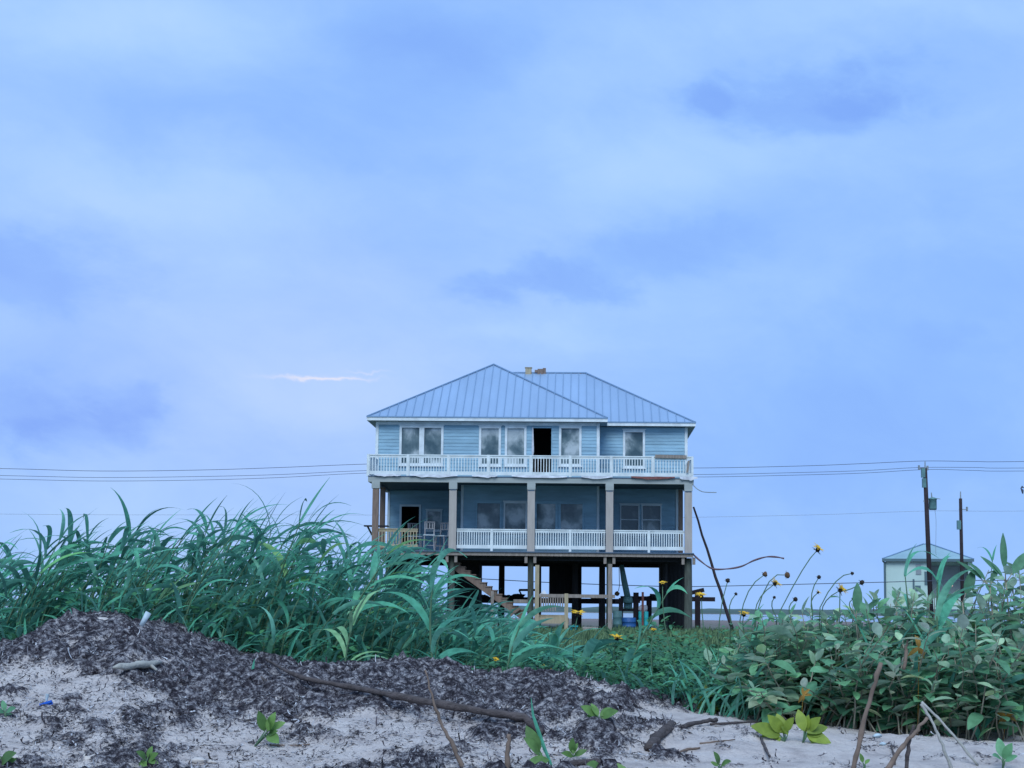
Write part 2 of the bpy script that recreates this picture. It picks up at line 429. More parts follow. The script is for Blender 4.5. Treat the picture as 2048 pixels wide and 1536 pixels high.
BARE = [(95, 1368, 130, 30), (250, 1400, 70, 18), (560, 1512, 95, 40), (520, 1455, 60, 20), (760, 1445, 90, 28), (880, 1475, 110, 26), (955, 1390, 40, 14), (1060, 1420, 70, 18), (1150, 1450, 60, 14),
        (1130, 1400, 50, 10), (1250, 1440, 60, 14), (1060, 1392, 36, 8), (1180, 1385, 40, 7), (1100, 1500, 50, 16), (900, 1420, 60, 12), (700, 1452, 60, 12), (330, 1330, 50, 8), (440, 1480, 60, 14), (700, 1500, 80, 22), (1000, 1510, 60, 25), (30, 1480, 40, 25), (420, 1525, 70, 16), (140, 1300, 18, 10)]
HEAPS = [(1205, 1490, 45, 26), (1320, 1402, 60, 12), (1385, 1418, 55, 9), (1190, 1408, 60, 12), (1010, 1395, 80, 22), (1100, 1405, 60, 20), (640, 1380, 120, 30), (1230, 1420, 40, 9), (1500, 1475, 50, 5), (1290, 1455, 40, 10), (1350, 1520, 70, 9), (1010, 1470, 70, 15), (830, 1395, 120, 26)]
def wrack(x, y, z):
    """how thickly the washed-up weed lies here, 0 to 1"""
    if y < 4 or y > 9.6: return .45 if y <= 4 else 0
    px, py = proj((x, y, z))
    base = 1.0 - sm((px - 1080) / 330) * .93
    yc = lerp_tab(CREST, x)[0]
    d = (yc - y)
    w = base * (1.0 - .42 * sm((d - .55) / 1.0))
    for bx, by, rx, ry in BARE:
        e = ((px - bx) / rx) ** 2 + ((py - by) / ry) ** 2
        if e < 6: w -= .60 * math.exp(-e)
    for bx, by, rx, ry in HEAPS:
        e = ((px - bx) / rx) ** 2 + ((py - by) / ry) ** 2
        if e < 6: w += .8 * math.exp(-e)
    w -= .06; w += .55 * noise.noise(Vector((x * 5, y * 3.6, 1))) + .50 * noise.noise(Vector((x * 14, y * 10, 4))) + .35 * noise.noise(Vector((x * 36, y * 26, 4)))
    if px < 1300: w = max(w, .27 * base + .30 * noise.noise(Vector((x * 24, y * 20, 8))))
    if y > yc + .35: w *= max(0, 1 - (y - yc - .35) * 2)
    return max(0, min(1, w))

def axis(segs):
    out = []
    for a, b, st in segs:
        n = max(1, round((b - a) / st)); out += [a + (b - a) * i / n for i in range(n)]
    out.append(segs[-1][1]); return out
def geo(a, b, k):
    out = []; v = a; s = a
    while v < b: out.append(v); v *= k
    return out + [b]
def build_ground():
    ys = [-4000, -400, -60] + axis([(-20, 4, 2), (4, 5.6, .1), (5.6, 8.8, .022), (8.8, 10.5, .06), (10.5, 20, .35), (20, 60, 1.2)]) + geo(61.5, 9000, 1.07)
    xp = geo(16, 5000, 1.35)
    xs = [-v for v in reversed(xp)] + axis([(-15, -3.2, .8), (-3.2, -2.6, .1), (-2.6, 2.6, .022), (2.6, 3.2, .1), (3.2, 15, .8)]) + xp
    nx = len(xs); v = []; wr = []; vg = []
    for y in ys:
        for x in xs:
            z = height(x, y); w = wrack(x, y, z) if abs(x) < 3.3 and 4 < y < 10 else (.3 if y < 8 else 0)
            if w > .25 and 5 < y < 9.5:
                z += .046 * (w - .25) * (1 + 1.3 * noise.noise(Vector((x * 13, y * 13, 0))) + .6 * noise.noise(Vector((x * 40, y * 40, 0))))
            v.append((x, y, z)); wr.append(w)
            vg.append(sm((y - (lerp_tab(CREST, x)[0] if abs(x) < 6 else 8.2) - .15) / .5))
    f = [(j * nx + i, j * nx + i + 1, (j + 1) * nx + i + 1, (j + 1) * nx + i) for j in range(len(ys) - 1) for i in range(nx - 1)]
    me = bpy.data.meshes.new('ground'); me.from_pydata(v, [], f)
    a = me.attributes.new('wrack', 'FLOAT', 'POINT'); a.data.foreach_set('value', wr)
    a = me.attributes.new('veg', 'FLOAT', 'POINT'); a.data.foreach_set('value', vg)
    me.polygons.foreach_set('use_smooth', [True] * len(f)); me.update()
    m = bpy.data.materials.new('dune_sand'); m.use_nodes = True; nt = m.node_tree; b = nt.nodes['Principled BSDF']; L = nt.links
    b.inputs['Roughness'].default_value = .95; b.inputs['Specular IOR Level'].default_value = .1
    tc = N(nt, 'ShaderNodeTexCoord')
    def noi(scale, detail=5, rough=.6):
        n = N(nt, 'ShaderNodeTexNoise'); n.inputs['Scale'].default_value = scale; n.inputs['Detail'].default_value = detail; n.inputs['Roughness'].default_value = rough
        L.new(tc.outputs['Object'], n.inputs['Vector']); return n.outputs[0]
    sand = ramp(nt, noi(9, 8, .7), [(.3, (.42, .36, .34)), (.48, (.62, .54, .50)), (.72, (.74, .66, .61))])
    weed = ramp(nt, noi(34, 8, .8), [(.38, (.016, .014, .018)), (.49, (.06, .052, .06)), (.57, (.28, .26, .27)), (.64, (.58, .52, .49))])
    aw = N(nt, 'ShaderNodeAttribute'); aw.attribute_name = 'wrack'
    fac = math_n(nt, 'ADD', aw.outputs['Fac'], math_n(nt, 'MULTIPLY', math_n(nt, 'SUBTRACT', noi(75, 8, .8), .5), 2.2))
    fac = math_n(nt, 'MULTIPLY', math_n(nt, 'SUBTRACT', fac, .36), 5.0); fac.node.use_clamp = True
    mx = N(nt, 'ShaderNodeMix', data_type='RGBA'); L.new(fac, mx.inputs['Factor']); L.new(sand, mx.inputs['A']); L.new(weed, mx.inputs['B'])
    # field behind the dune: green, then dull marsh
    sep = N(nt, 'ShaderNodeSeparateXYZ'); L.new(tc.outputs['Object'], sep.inputs[0])
    dist = math_n(nt, 'DIVIDE', sep.outputs[1], 300)
    dist = math_n(nt, 'ADD', dist, math_n(nt, 'MULTIPLY', math_n(nt, 'SUBTRACT', noi(.12, 4), .5), .08))
    fld = ramp(nt, dist, [(.03, (.035, .075, .035)), (.14, (.085, .125, .07)), (.27, (.12, .15, .09)), (.38, (.16, .15, .13)), (.6, (.22, .18, .17))])
    fm = N(nt, 'ShaderNodeMix', data_type='RGBA', blend_type='MULTIPLY'); fm.inputs['Factor'].default_value = 1
    L.new(fld, fm.inputs['A']); L.new(ramp(nt, noi(1.6, 8, .7), [(.3, (.6, .6, .6)), (.7, (1.35, 1.35, 1.3))]), fm.inputs['B'])
    av = N(nt, 'ShaderNodeAttribute'); av.attribute_name = 'veg'
    m2 = N(nt, 'ShaderNodeMix', data_type='RGBA'); L.new(av.outputs['Fac'], m2.inputs['Factor']); L.new(mx.outputs['Result'], m2.inputs['A']); L.new(fm.outputs['Result'], m2.inputs['B'])
    L.new(m2.outputs['Result'], b.inputs['Base Color'])
    bp = N(nt, 'ShaderNodeBump'); bp.inputs['Strength'].default_value = .9; bp.inputs['Distance'].default_value = .02
    L.new(math_n(nt, 'ADD', noi(55, 6, .7), math_n(nt, 'MULTIPLY', noi(260, 3), .25)), bp.inputs['Height']); L.new(bp.outputs[0], b.inputs['Normal'])
    me.materials.append(m)
    o = bpy.data.objects.new('ground', me); COL.objects.link(o); tag(o, 'pale beach sand and dune rising to a flat green coastal field', kind='structure')
build_ground()

def build_water():
    mb = MB(); mb.face([(-4000, 225, -1.30), (4000, 225, -1.30), (4000, 600, -1.30), (-4000, 600, -1.30)])
    m = bpy.data.materials.new('bay_water'); m.use_nodes = True; nt = m.node_tree; b = nt.nodes['Principled BSDF']
    b.inputs['Base Color'].default_value = (.12, .16, .18, 1); b.inputs['Roughness'].default_value = .12
    tc = N(nt, 'ShaderNodeTexCoord'); n = N(nt, 'ShaderNodeTexNoise'); n.inputs['Scale'].default_value = .8; n.inputs['Detail'].default_value = 4
    nt.links.new(tc.outputs['Object'], n.inputs['Vector'])
    bp = N(nt, 'ShaderNodeBump'); bp.inputs['Strength'].default_value = .25; bp.inputs['Distance'].default_value = .1
    nt.links.new(n.outputs[0], bp.inputs['Height']); nt.links.new(bp.outputs[0], b.inputs['Normal'])
    tag(mb.build('bay_water', m), 'calm pale strip of bay water behind the house', kind='structure')
build_water()

# far shore: low scrub on the other side of the bay, with real depth
def far_shore():
    mb = MB(); rnd = random.Random(4)
    def row(y0, depth, h, x0, x1, st, c):
        n = int((x1 - x0) / st); 
        prev = None
        for i in range(n + 1):
            x = x0 + st * i
            hh = h * (.25 + max(0, .9 + 1.3 * noise.noise(Vector((x * .012, y0, 0))) + .5 * noise.noise(Vector((x * .07, y0, 3)))))
            pr = [(x, y0, -1.2), (x, y0 + depth * .15, -1.2 + hh * .8), (x, y0 + depth * .5, -1.2 + hh), (x, y0 + depth, -1.2)]
            if prev:
                for a in range(3): mb.face([prev[a], pr[a], pr[a + 1], prev[a + 1]], 0, c + rnd.uniform(-.1, .1))
            prev = pr
    row(590, 40, .9, -1300, 1300, 4, .3)
    row(900, 60, 1.9, -1800, 1800, 6, .5)
    mat('far_scrub', (.10, .15, .13), .95, var=.3, scale=.05, rnd=((.6, .6, .6), (1, 1, 1), (1.3, 1.3, 1.3)))
    tag(mb.build('far_shore', M['far_scrub'], smooth=True), 'low grey green shore on the far side of the bay', kind='structure')
far_shore()

# ---------------------------------------------------------------- the house on stilts
YAW = R(2.3); GZ = -1.0; D0 = 83.5
_p = P(1062, 1215, D0)
HOUSE_LOC = Vector((_p.x, D0, GZ))
RL = Matrix.Rotation(YAW, 3, 'Z')
def HL(px, py, yl):
    o = RL @ (-HOUSE_LOC); d = RL @ ray(px, py); t = (yl - o.y) / d.y; q = o + d * t
    return q.x, q.z
def HX(px, yl, py=1050): return HL(px, py, yl)[0]
def HZ(py, yl, px=1062): return HL(px, py, yl)[1]

house = empty('stilt_house', HOUSE_LOC, 'big pale blue two storey house on tall stilts with a silver metal hip roof', 'house', rz=-YAW)
def hpart(mb, name, mats, parent=house, smooth=False):
    return mb.build(name, mats if isinstance(mats, (list, tuple)) else M[mats], parent, smooth)

def roof_block(mb, x0, x1, y0, y1, ze, s, seam=True, spac=.40, skip=()):
    """hip roof over a rectangle: four faces, thickness, standing seams"""
    w, d = x1 - x0, y1 - y0; hw = min(w, d) / 2; zr = ze + s * hw
    if w >= d: r0, r1 = Vector((x0 + hw, y0 + hw, zr)), Vector((x1 - hw, y0 + hw, zr))
    else: r0, r1 = Vector((x0 + hw, y0 + hw, zr)), Vector((x0 + hw, y1 - hw, zr))
    A, B, C_, D_ = [Vector(q) for q in ((x0, y0, ze), (x1, y0, ze), (x1, y1, ze), (x0, y1, ze))]
    if w >= d: faces = [(A, B, r1, r0), (B, C_, r1), (C_, D_, r0, r1), (D_, A, r0)]
    else: faces = [(A, B, r0), (B, C_, r1, r0), (C_, D_, r1), (D_, A, r0, r1)]
    for fc in faces: mb.face(fc, 0)
    mb.face([(x0, y0, ze - .03), (x0, y1, ze - .03), (x1, y1, ze - .03), (x1, y0, ze - .03)], 0)
    # seams run up the slope of every face
    def seams(n, pt, upv, length, run):
        k = int(length / spac); off = (length - k * spac) / 2
        for i in range(k + 1):
            t = off + i * spac
            u = min(t, length - t, run)
            if u < .12: continue
            a = pt(t); b = a + upv * u; b.z = ze + s * u
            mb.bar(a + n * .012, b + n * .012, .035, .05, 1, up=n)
    k = math.sqrt(1 + s * s)
    seams(Vector((0, -s, 1)) / k, lambda t: Vector((x0 + t, y0, ze)), Vector((0, 1, 0)), w, hw)
    seams(Vector((s, 0, 1)) / k, lambda t: Vector((x1, y0 + t, ze)), Vector((-1, 0, 0)), d, hw)
    seams(Vector((-s, 0, 1)) / k, lambda t: Vector((x0, y0 + t, ze)), Vector((1, 0, 0)), d, hw)
    return r0, r1, (A, B, C_, D_)

WALL_Y, WING_Y, BACK_Y = 3.3, 5.1, 15.0
XL = HX(752, WALL_Y, 900); XM = HX(1198, WALL_Y, 900); XR = HX(1374, WING_Y, 900)
EL, EM, ER = HX(735, 2.9, 834), HX(1214, 2.9, 838), HX(1390, 4.7, 845)
ZE = HZ(834, 2.9, 975); SL = .575
ZD1 = HZ(1103, 0); ZD2 = HZ(953.5, 0); ZB2 = HZ(966, 0); ZB1 = HZ(1112, 0)
ZSO = ZE - .22
def build_roof():
    mb = MB()
    f = roof_block(mb, EL, EM, 2.9, BACK_Y + .32, ZE, SL)
    g = roof_block(mb, EL + .04, ER, 4.7, BACK_Y + .40, ZE, SL)
    # hip caps
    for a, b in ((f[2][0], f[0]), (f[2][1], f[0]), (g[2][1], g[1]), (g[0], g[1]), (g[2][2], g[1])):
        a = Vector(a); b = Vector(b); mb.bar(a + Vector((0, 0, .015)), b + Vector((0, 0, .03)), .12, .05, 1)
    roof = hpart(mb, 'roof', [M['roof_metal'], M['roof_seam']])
    fa = MB()
    t = .03
    fa.box((EL, 2.9 - t, ZE - .20), (EM + t, 2.9, ZE - .045)); fa.box((EL - t, 2.9 - t, ZE - .20), (EL, BACK_Y + .4, ZE - .045))
    fa.box((EM, 2.9, ZE - .20), (EM + t, 4.7 - t, ZE - .045)); fa.box((EM, 4.7 - t, ZE - .201), (ER + t, 4.7, ZE - .046)); fa.box((ER, 4.7, ZE - .20), (ER + t, BACK_Y + .4, ZE - .045))
    fa.box((EL, BACK_Y + .4, ZE - .20), (ER, BACK_Y + .4 + t, ZE - .045))
    hpart(fa, 'fascia', 'white_paint', roof)
    dg = MB()
    dg.box((EL - .05, 2.9 - .06, ZE - .045), (EM + .05, 2.9 + .02, ZE + .012)); dg.box((EM + .051, 4.7 - .06, ZE - .045), (ER + .05, 4.72, ZE + .012))
    dg.box((EL - .05, 2.921, ZE - .045), (EL, BACK_Y, ZE + .01)); dg.box((ER, 4.721, ZE - .045), (ER + .05, BACK_Y, ZE + .01))
    hpart(dg, 'drip_edge', 'roof_seam', roof)
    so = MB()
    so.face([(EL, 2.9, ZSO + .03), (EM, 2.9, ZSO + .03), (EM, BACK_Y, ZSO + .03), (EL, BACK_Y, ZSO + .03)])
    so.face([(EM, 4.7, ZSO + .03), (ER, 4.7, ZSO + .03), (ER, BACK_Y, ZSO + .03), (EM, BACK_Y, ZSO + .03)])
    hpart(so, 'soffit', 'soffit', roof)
    # things standing on the ridge
    yr = 4.7 + (BACK_Y + .4 - 4.7) / 2
    x, z = HL(1057, 740, yr); v = MB(); v.box((x - .16, yr - .16, z - .45), (x + .16, yr + .16, z + .10)); v.box((x - .19, yr - .19, z + .10), (x + .19, yr + .19, z + .13))
    tag(hpart(v, 'chimney', 'fresh_wood', roof), 'tan square vent box on the ridge')
    x, z = HL(1081, 741, yr); v = MB(); v.box((x - .15, yr - .15, z - .4), (x + .15, yr + .15, z + .07)); v.box((x - .30, yr - .12, z - .12), (x - .151, yr + .12, z + .02)); v.bar((x + .2, yr, z - .3), (x + .2, yr, z + .12), .16, .2)
    tag(hpart(v, 'chimney', 'brown_wood', roof), 'low reddish brown broken vent on the ridge')
    x, z = HL(1161, 747, yr); v = MB(); v.blob((x, yr, z), .055); hpart(v, 'vent_pipe', 'brown_wood', roof)
build_roof()

def siding(mb, x0, x1, z0, z1, y, holes, h=.165, flip=1):
    z = z0
    while z < z1 - .01:
        zt = min(z + h, z1); zc = (z + zt) / 2
        cuts = sorted([(a, b) for a, b, c, d in holes if c < zc < d])
        x = x0
        spans = []
        for a, b in cuts: spans.append((x, a)); x = b
        spans.append((x, x1))
        for a, b in spans:
            if b - a > .01:
                mb.face([(a, y - .022, z), (b, y - .022, z), (b, y - .004, zt), (a, y - .004, zt)])
                mb.face([(a, y - .004, z), (b, y - .004, z), (b, y - .022, z), (a, y - .022, z)])
        z = zt

def window(x0, x1, z0, z1, y, fr='white_paint', mull=None, trim=.11, glass='pane_glass', rail=True, label=None):
    """frame standing proud of the siding with a recessed pane"""
    m = MB(); yo = y - .06
    m.box((x0, yo, z0), (x0 + trim, y + .05, z1)); m.box((x1 - trim, yo, z0), (x1, y + .05, z1))
    m.box((x0 + trim, yo, z1 - trim), (x1 - trim, y + .05, z1)); m.box((x0 + trim, yo, z0), (x1 - trim, y + .05, z0 + trim))
    m.box((x0 - .04, yo - .03, z1), (x1 + .04, y, z1 + .05)); m.box((x0 - .03, yo - .05, z0 - .05), (x1 + .03, y, z0))
    if mull: m.box((mull - .12, yo + .004, z0 + trim), (mull + .12, y + .05, z1 - trim))
    if rail:
        zm = z0 + (z1 - z0) * .50
        m.box((x0 + trim, y + .01, zm - .025), (x1 - trim, y + .05, zm + .025))
    w = hpart(m, 'window', fr)
    if label: w['label'] = label
    spans = [(x0 + trim, x1 - trim)] if not mull else [(x0 + trim, mull - .12), (mull + .12, x1 - trim)]
    for a, b in spans:
        p = MB(); p.box((a, y + .052, z0 + trim), (b, y + .06, z1 - trim)); hpart(p, 'pane', glass, w)
    return (x0 + .02, x1 - .02, z0 + .02, z1 - .02)

def wz(p0, p1, y, px): return HZ(p1, y, px), HZ(p0, y, px)
def upper_storey():
    holes = []
    a, b = HX(799, 3.3, 880), HX(887, 3.3, 880); z0, z1 = wz(851, 931, 3.3, 843)
    holes.append(window(a, b, z0, z1, WALL_Y, mull=HX(843.5, 3.3, 880), rail=False))
    for q0, q1 in ((958, 1002), (1010, 1053), (1118, 1163)):
        z0, z1 = wz(852, 932, 3.3, q0); holes.append(window(HX(q0, 3.3, 880), HX(q1, 3.3, 880), z0, z1, WALL_Y, rail=False))
    dx0, dx1 = HX(1064, 3.3, 880), HX(1104, 3.3, 880); dz1 = HZ(854, 3.3, 1084)
    holes.append((dx0, dx1, ZD2, dz1))
    m = MB(); siding(m, XL, XM, ZD2 + .02, ZSO, WALL_Y, holes)
    wy = WALL_Y
    m.face([(XL, wy, ZD2), (XL, BACK_Y, ZD2), (XL, BACK_Y, ZSO), (XL, wy, ZSO)][::-1]); m.face([(XM, wy, ZD2), (XM, WING_Y, ZD2), (XM, WING_Y, ZSO), (XM, wy, ZSO)])
    h2 = []
    z0, z1 = wz(860, 936, 5.1, 1268); h2.append(window(HX(1246, 5.1, 890), HX(1290, 5.1, 890), z0, z1, WING_Y, rail=False))
    siding(m, XM + .001, XR, ZD2 + .02, ZSO, WING_Y, h2)
    m.face([(XR, WING_Y, ZD2), (XR, BACK_Y, ZD2), (XR, BACK_Y, ZSO), (XR, WING_Y, ZSO)]); m.face([(XL, BACK_Y, ZD2), (XR, BACK_Y, ZD2), (XR, BACK_Y, ZSO), (XL, BACK_Y, ZSO)])
    wall = tag(hpart(m, 'wall', 'siding'), 'pale blue lap siding of the upper storey')
    t = MB()
    for x, y in ((XL, WALL_Y), (XM - .10, WALL_Y), (XR - .10, WING_Y)):
        t.box((x - .012, y - .05, ZD2), (x + .11, y - .023, ZSO)); 
    t.box((XL - .03, WALL_Y - .023, ZD2), (XL - .002, WALL_Y + .1, ZSO)); t.box((XM + .002, WALL_Y - .023, ZD2), (XM + .03, WALL_Y + .1, ZSO)); t.box((XR + .002, WING_Y - .023, ZD2), (XR + .03, WING_Y + .1, ZSO))
    t.box((XL + .1, WALL_Y - .045, ZSO - .14), (XM - .12, WALL_Y - .026, ZSO + .02))
    build_each(t, 'corner_board', M['white_paint'], wall)
    # the doorway with no door in it, black inside
    d = MB(); d.box((dx0 - .02, WALL_Y - .03, ZD2), (dx0 + .03, WALL_Y + .12, dz1)); d.box((dx1 - .03, WALL_Y - .03, ZD2), (dx1 + .02, WALL_Y + .12, dz1)); d.box((dx0 + .03, WALL_Y - .03, dz1 - .05), (dx1 - .03, WALL_Y + .12, dz1))
    fr = tag(hpart(d, 'doorway', 'siding'), 'open black doorway onto the upper deck')
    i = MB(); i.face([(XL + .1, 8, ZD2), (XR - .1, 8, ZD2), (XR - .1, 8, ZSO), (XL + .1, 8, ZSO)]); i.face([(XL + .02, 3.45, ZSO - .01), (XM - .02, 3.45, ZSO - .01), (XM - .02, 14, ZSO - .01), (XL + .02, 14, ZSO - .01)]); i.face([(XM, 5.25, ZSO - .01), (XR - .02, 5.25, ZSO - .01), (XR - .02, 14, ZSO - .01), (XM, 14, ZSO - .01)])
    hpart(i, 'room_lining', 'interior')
    # ragged house wrap hanging at the left of the doorway
    s = MB(); zz = dz1 - .9
    s.face([(dx0, WALL_Y - .04, dz1), (dx0 + .06, WALL_Y - .04, dz1), (dx0 + .10, WALL_Y - .05, zz - .3), (dx0 + .02, WALL_Y - .04, zz - .75), (dx0 - .01, WALL_Y - .04, zz - .2)])
    hpart(s, 'torn_wrap', 'torn', fr)
upper_storey()

def railing(x0, x1, y, zf, ztop, matn, nposts=1, label=None, gap=.108, bw=.045, along='x', botz=None, ends=False):
    rails = MB(); t = .09
    zb = botz if botz else zf + .12
    def bx(mb, a, b, ya, yb, za, zb_):
        if along == 'x': mb.box((a, ya, za), (b, yb, zb_))
        else: mb.box((ya, a, za), (yb, b, zb_))
    bx(rails, x0, x1, y - .045, y + .045, ztop - .05, ztop); bx(rails, x0, x1, y - .02, y + .02, ztop - .15, ztop - .051)
    bx(rails, x0, x1, y - .022, y + .022, zb, zb + .16)
    n = int((x1 - x0) / gap); g = (x1 - x0) / n
    for i in range(n):
        c = x0 + g * (i + .5); bx(rails, c - bw / 2, c + bw / 2, y - .018, y + .018, zb + .161, ztop - .151)
    r = hpart(rails, 'railing', matn)
    if label: r['label'] = label
    for k in range(nposts):
        c = x0 + (x1 - x0) * (k + 1) / (nposts + 1); p = MB(); bx(p, c - .055, c + .055, y - .06, y + .06, zf - .03, ztop - .01); hpart(p, 'rail_post', matn, r)
    if ends:
        for c in (x0 + .05, x1 - .05): p = MB(); bx(p, c - .055, c + .055, y - .061, y + .061, zf - .03, ztop + .0); hpart(p, 'rail_post', matn, r)
    return r

COLS = [905, 1062, 1219, 1377]
XC = [HX(750, 0.1)] + [HX(c, 0.1) for c in COLS]
XA, XB = HX(736, 0, 960), HX(1387.5, 0, 960)       # deck edges
def decks():
    m = MB(); m.box((XA, -.02, ZD2 - .05), (XB, WING_Y, ZD2)); d = hpart(m, 'upper_deck', 'deck_and_shadow')
    b = MB(); b.box((XA, 0, ZB2), (XB, .22, ZD2 - .06)); b.box((XA, .22, ZB2), (XA + .2, 8, ZD2 - .06)); b.box((XB - .2, .22, ZB2), (XB, WING_Y, ZD2 - .06))
    hpart(b, 'deck_beam', 'beam_paint')
    # ceiling of the porch
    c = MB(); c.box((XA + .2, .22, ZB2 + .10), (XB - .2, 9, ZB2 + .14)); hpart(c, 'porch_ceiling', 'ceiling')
    # torn flashing strips hanging along the deck edge
    rnd = random.Random(3); x = XA + .3
    while x < XB - .6:
        L_ = rnd.uniform(.8, 2.6); n = 8; k = rnd.randrange(3) ; pr = None
        h0 = rnd.uniform(.03, .09); tf = MB()
        for i in range(n + 1):
            t = i / n; xx = x + L_ * t; top = ZD2 + .05 + rnd.uniform(-.012, .012); bot = top - h0 - .10 * math.sin(t * PI) * rnd.uniform(.4, 1.0) ; yy = -.05 - .05 * rnd.random()
            cur = ((xx, yy, top), (xx, yy - .03, bot))
            if pr: tf.face([pr[1], cur[1], cur[0], pr[0]])
            pr = cur
        hpart(tf, 'torn_flashing', 'rust_cloth' if k == 0 else 'torn', d); x += L_ + rnd.uniform(.1, .9)
    # lower deck
    m = MB(); m.box((XA + .05, -.12, ZD1 - .05), (XB, WING_Y + 3.5, ZD1)); hpart(m, 'lower_deck', 'deck_and_shadow')
    m = MB(); m.box((XA + .08, -.06, ZB1), (XB - .03, .0, ZD1 - .055)); hpart(m, 'rim_board', 'grey_wood')
    # dark girders and joists under the floor
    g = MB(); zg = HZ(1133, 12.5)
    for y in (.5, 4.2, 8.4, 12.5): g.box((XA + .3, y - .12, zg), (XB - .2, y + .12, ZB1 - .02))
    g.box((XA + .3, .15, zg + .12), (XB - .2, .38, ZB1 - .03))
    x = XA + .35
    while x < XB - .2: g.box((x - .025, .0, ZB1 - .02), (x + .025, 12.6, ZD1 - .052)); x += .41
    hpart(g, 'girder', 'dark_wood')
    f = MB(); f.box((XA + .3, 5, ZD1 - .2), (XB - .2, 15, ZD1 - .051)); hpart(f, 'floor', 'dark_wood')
decks()

def columns():
    # left corner: slim bare brown post with a painted capital
    c0 = HX(743.5, .1), HX(756.5, .1)
    m = MB(); m.box((c0[0] + .02, .0, 0), (c0[1] - .0, .26, ZB2)); p = tag(hpart(m, 'column', 'brown_wood'), 'bare brown corner post of the porch')
    m = MB(); m.box((c0[0] - .03, -.03, HZ(979, 0)), (c0[1] + .05, .3, ZB2 + .02)); hpart(m, 'capital', 'beam_paint', p)
    for i, c in enumerate(COLS):
        w = 8.2; a, b = HX(c - w, .0), HX(c + w, .0)
        m = MB(); m.box((a + .02, .0, ZD1 - .1 if i < 1 else ZD1 + .0), (b - .02, .30, HZ(981, 0))); col = hpart(m, 'column', 'column_paint')
        m = MB(); m.box((a, -.03, HZ(979.5, 0)), (b, .33, ZB2 + .01)); m.box((a + .05, -.01, HZ(982, 0)), (b - .05, .31, HZ(979.3, 0)), 1); hpart(m, 'capital', [M['beam_paint'], M['deck_and_shadow']], col)  # thin dark band under each capital is its shadow line, painted in
    # second row of brown posts at the ends
    for px0, px1, y in ((759, 769, 4.0), (1357, 1366, 4.2)):
        m = MB(); a, b = HX(px0, y), HX(px1, y); m.box((a, y, ZD1), (b, y + .22, ZB2)); hpart(m, 'column', 'brown_wood')
    # stilts
    for i, c in enumerate([835] + COLS):
        a, b = HX(c - 6, .4), HX(c + 6, .4)
        if i == 4: a, b = HX(1368, .4), HX(1384, .4)
        m = MB(); m.tube([((a + b) / 2, .42, -.3), ((a + b) / 2 + .01, .42, 1.5), ((a + b) / 2, .42, ZB1 - .02)], [(b - a) / 2 * 1.04, (b - a) / 2, (b - a) / 2 * .96], 10); s = hpart(m, 'stilt', 'pile_wood')
        m = MB(); zc = HZ(1126, 0); m.box((a - .13, -.0, zc), (a - .0, .2, ZB1 - .001)); m.box((b + .0, -.0, zc), (b + .13, .2, ZB1 - .001)); 
        if i: build_each(m, 'brace_block', M['grey_wood'], s)
    for y in (4.2, 8.4, 12.4):
        for c in [700, 800, 901, 1003, 1076, 1150, 1204, 1328, 1380]:
            if y > 12 and c in (1150, 1328): continue
            x = HX(c, y, 1180)
            if c == 1003 and y != 8.4: continue
            if x < XA + .3: continue
            if x > XB - .2: continue
            m = MB(); m.tube([(x, y, -.3), (x, y, 3.2)], [.17, .15], 9); hpart(m, 'stilt', 'dark_wood')
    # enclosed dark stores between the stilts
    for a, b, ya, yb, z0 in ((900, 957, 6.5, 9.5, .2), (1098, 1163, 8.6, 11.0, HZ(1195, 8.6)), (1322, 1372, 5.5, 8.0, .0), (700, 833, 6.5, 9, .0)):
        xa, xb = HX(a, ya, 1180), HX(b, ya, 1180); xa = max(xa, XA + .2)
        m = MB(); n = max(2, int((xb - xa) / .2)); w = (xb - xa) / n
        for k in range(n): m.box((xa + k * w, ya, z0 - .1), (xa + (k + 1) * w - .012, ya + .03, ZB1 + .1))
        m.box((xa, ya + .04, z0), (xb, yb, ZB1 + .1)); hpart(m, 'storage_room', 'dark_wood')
columns()

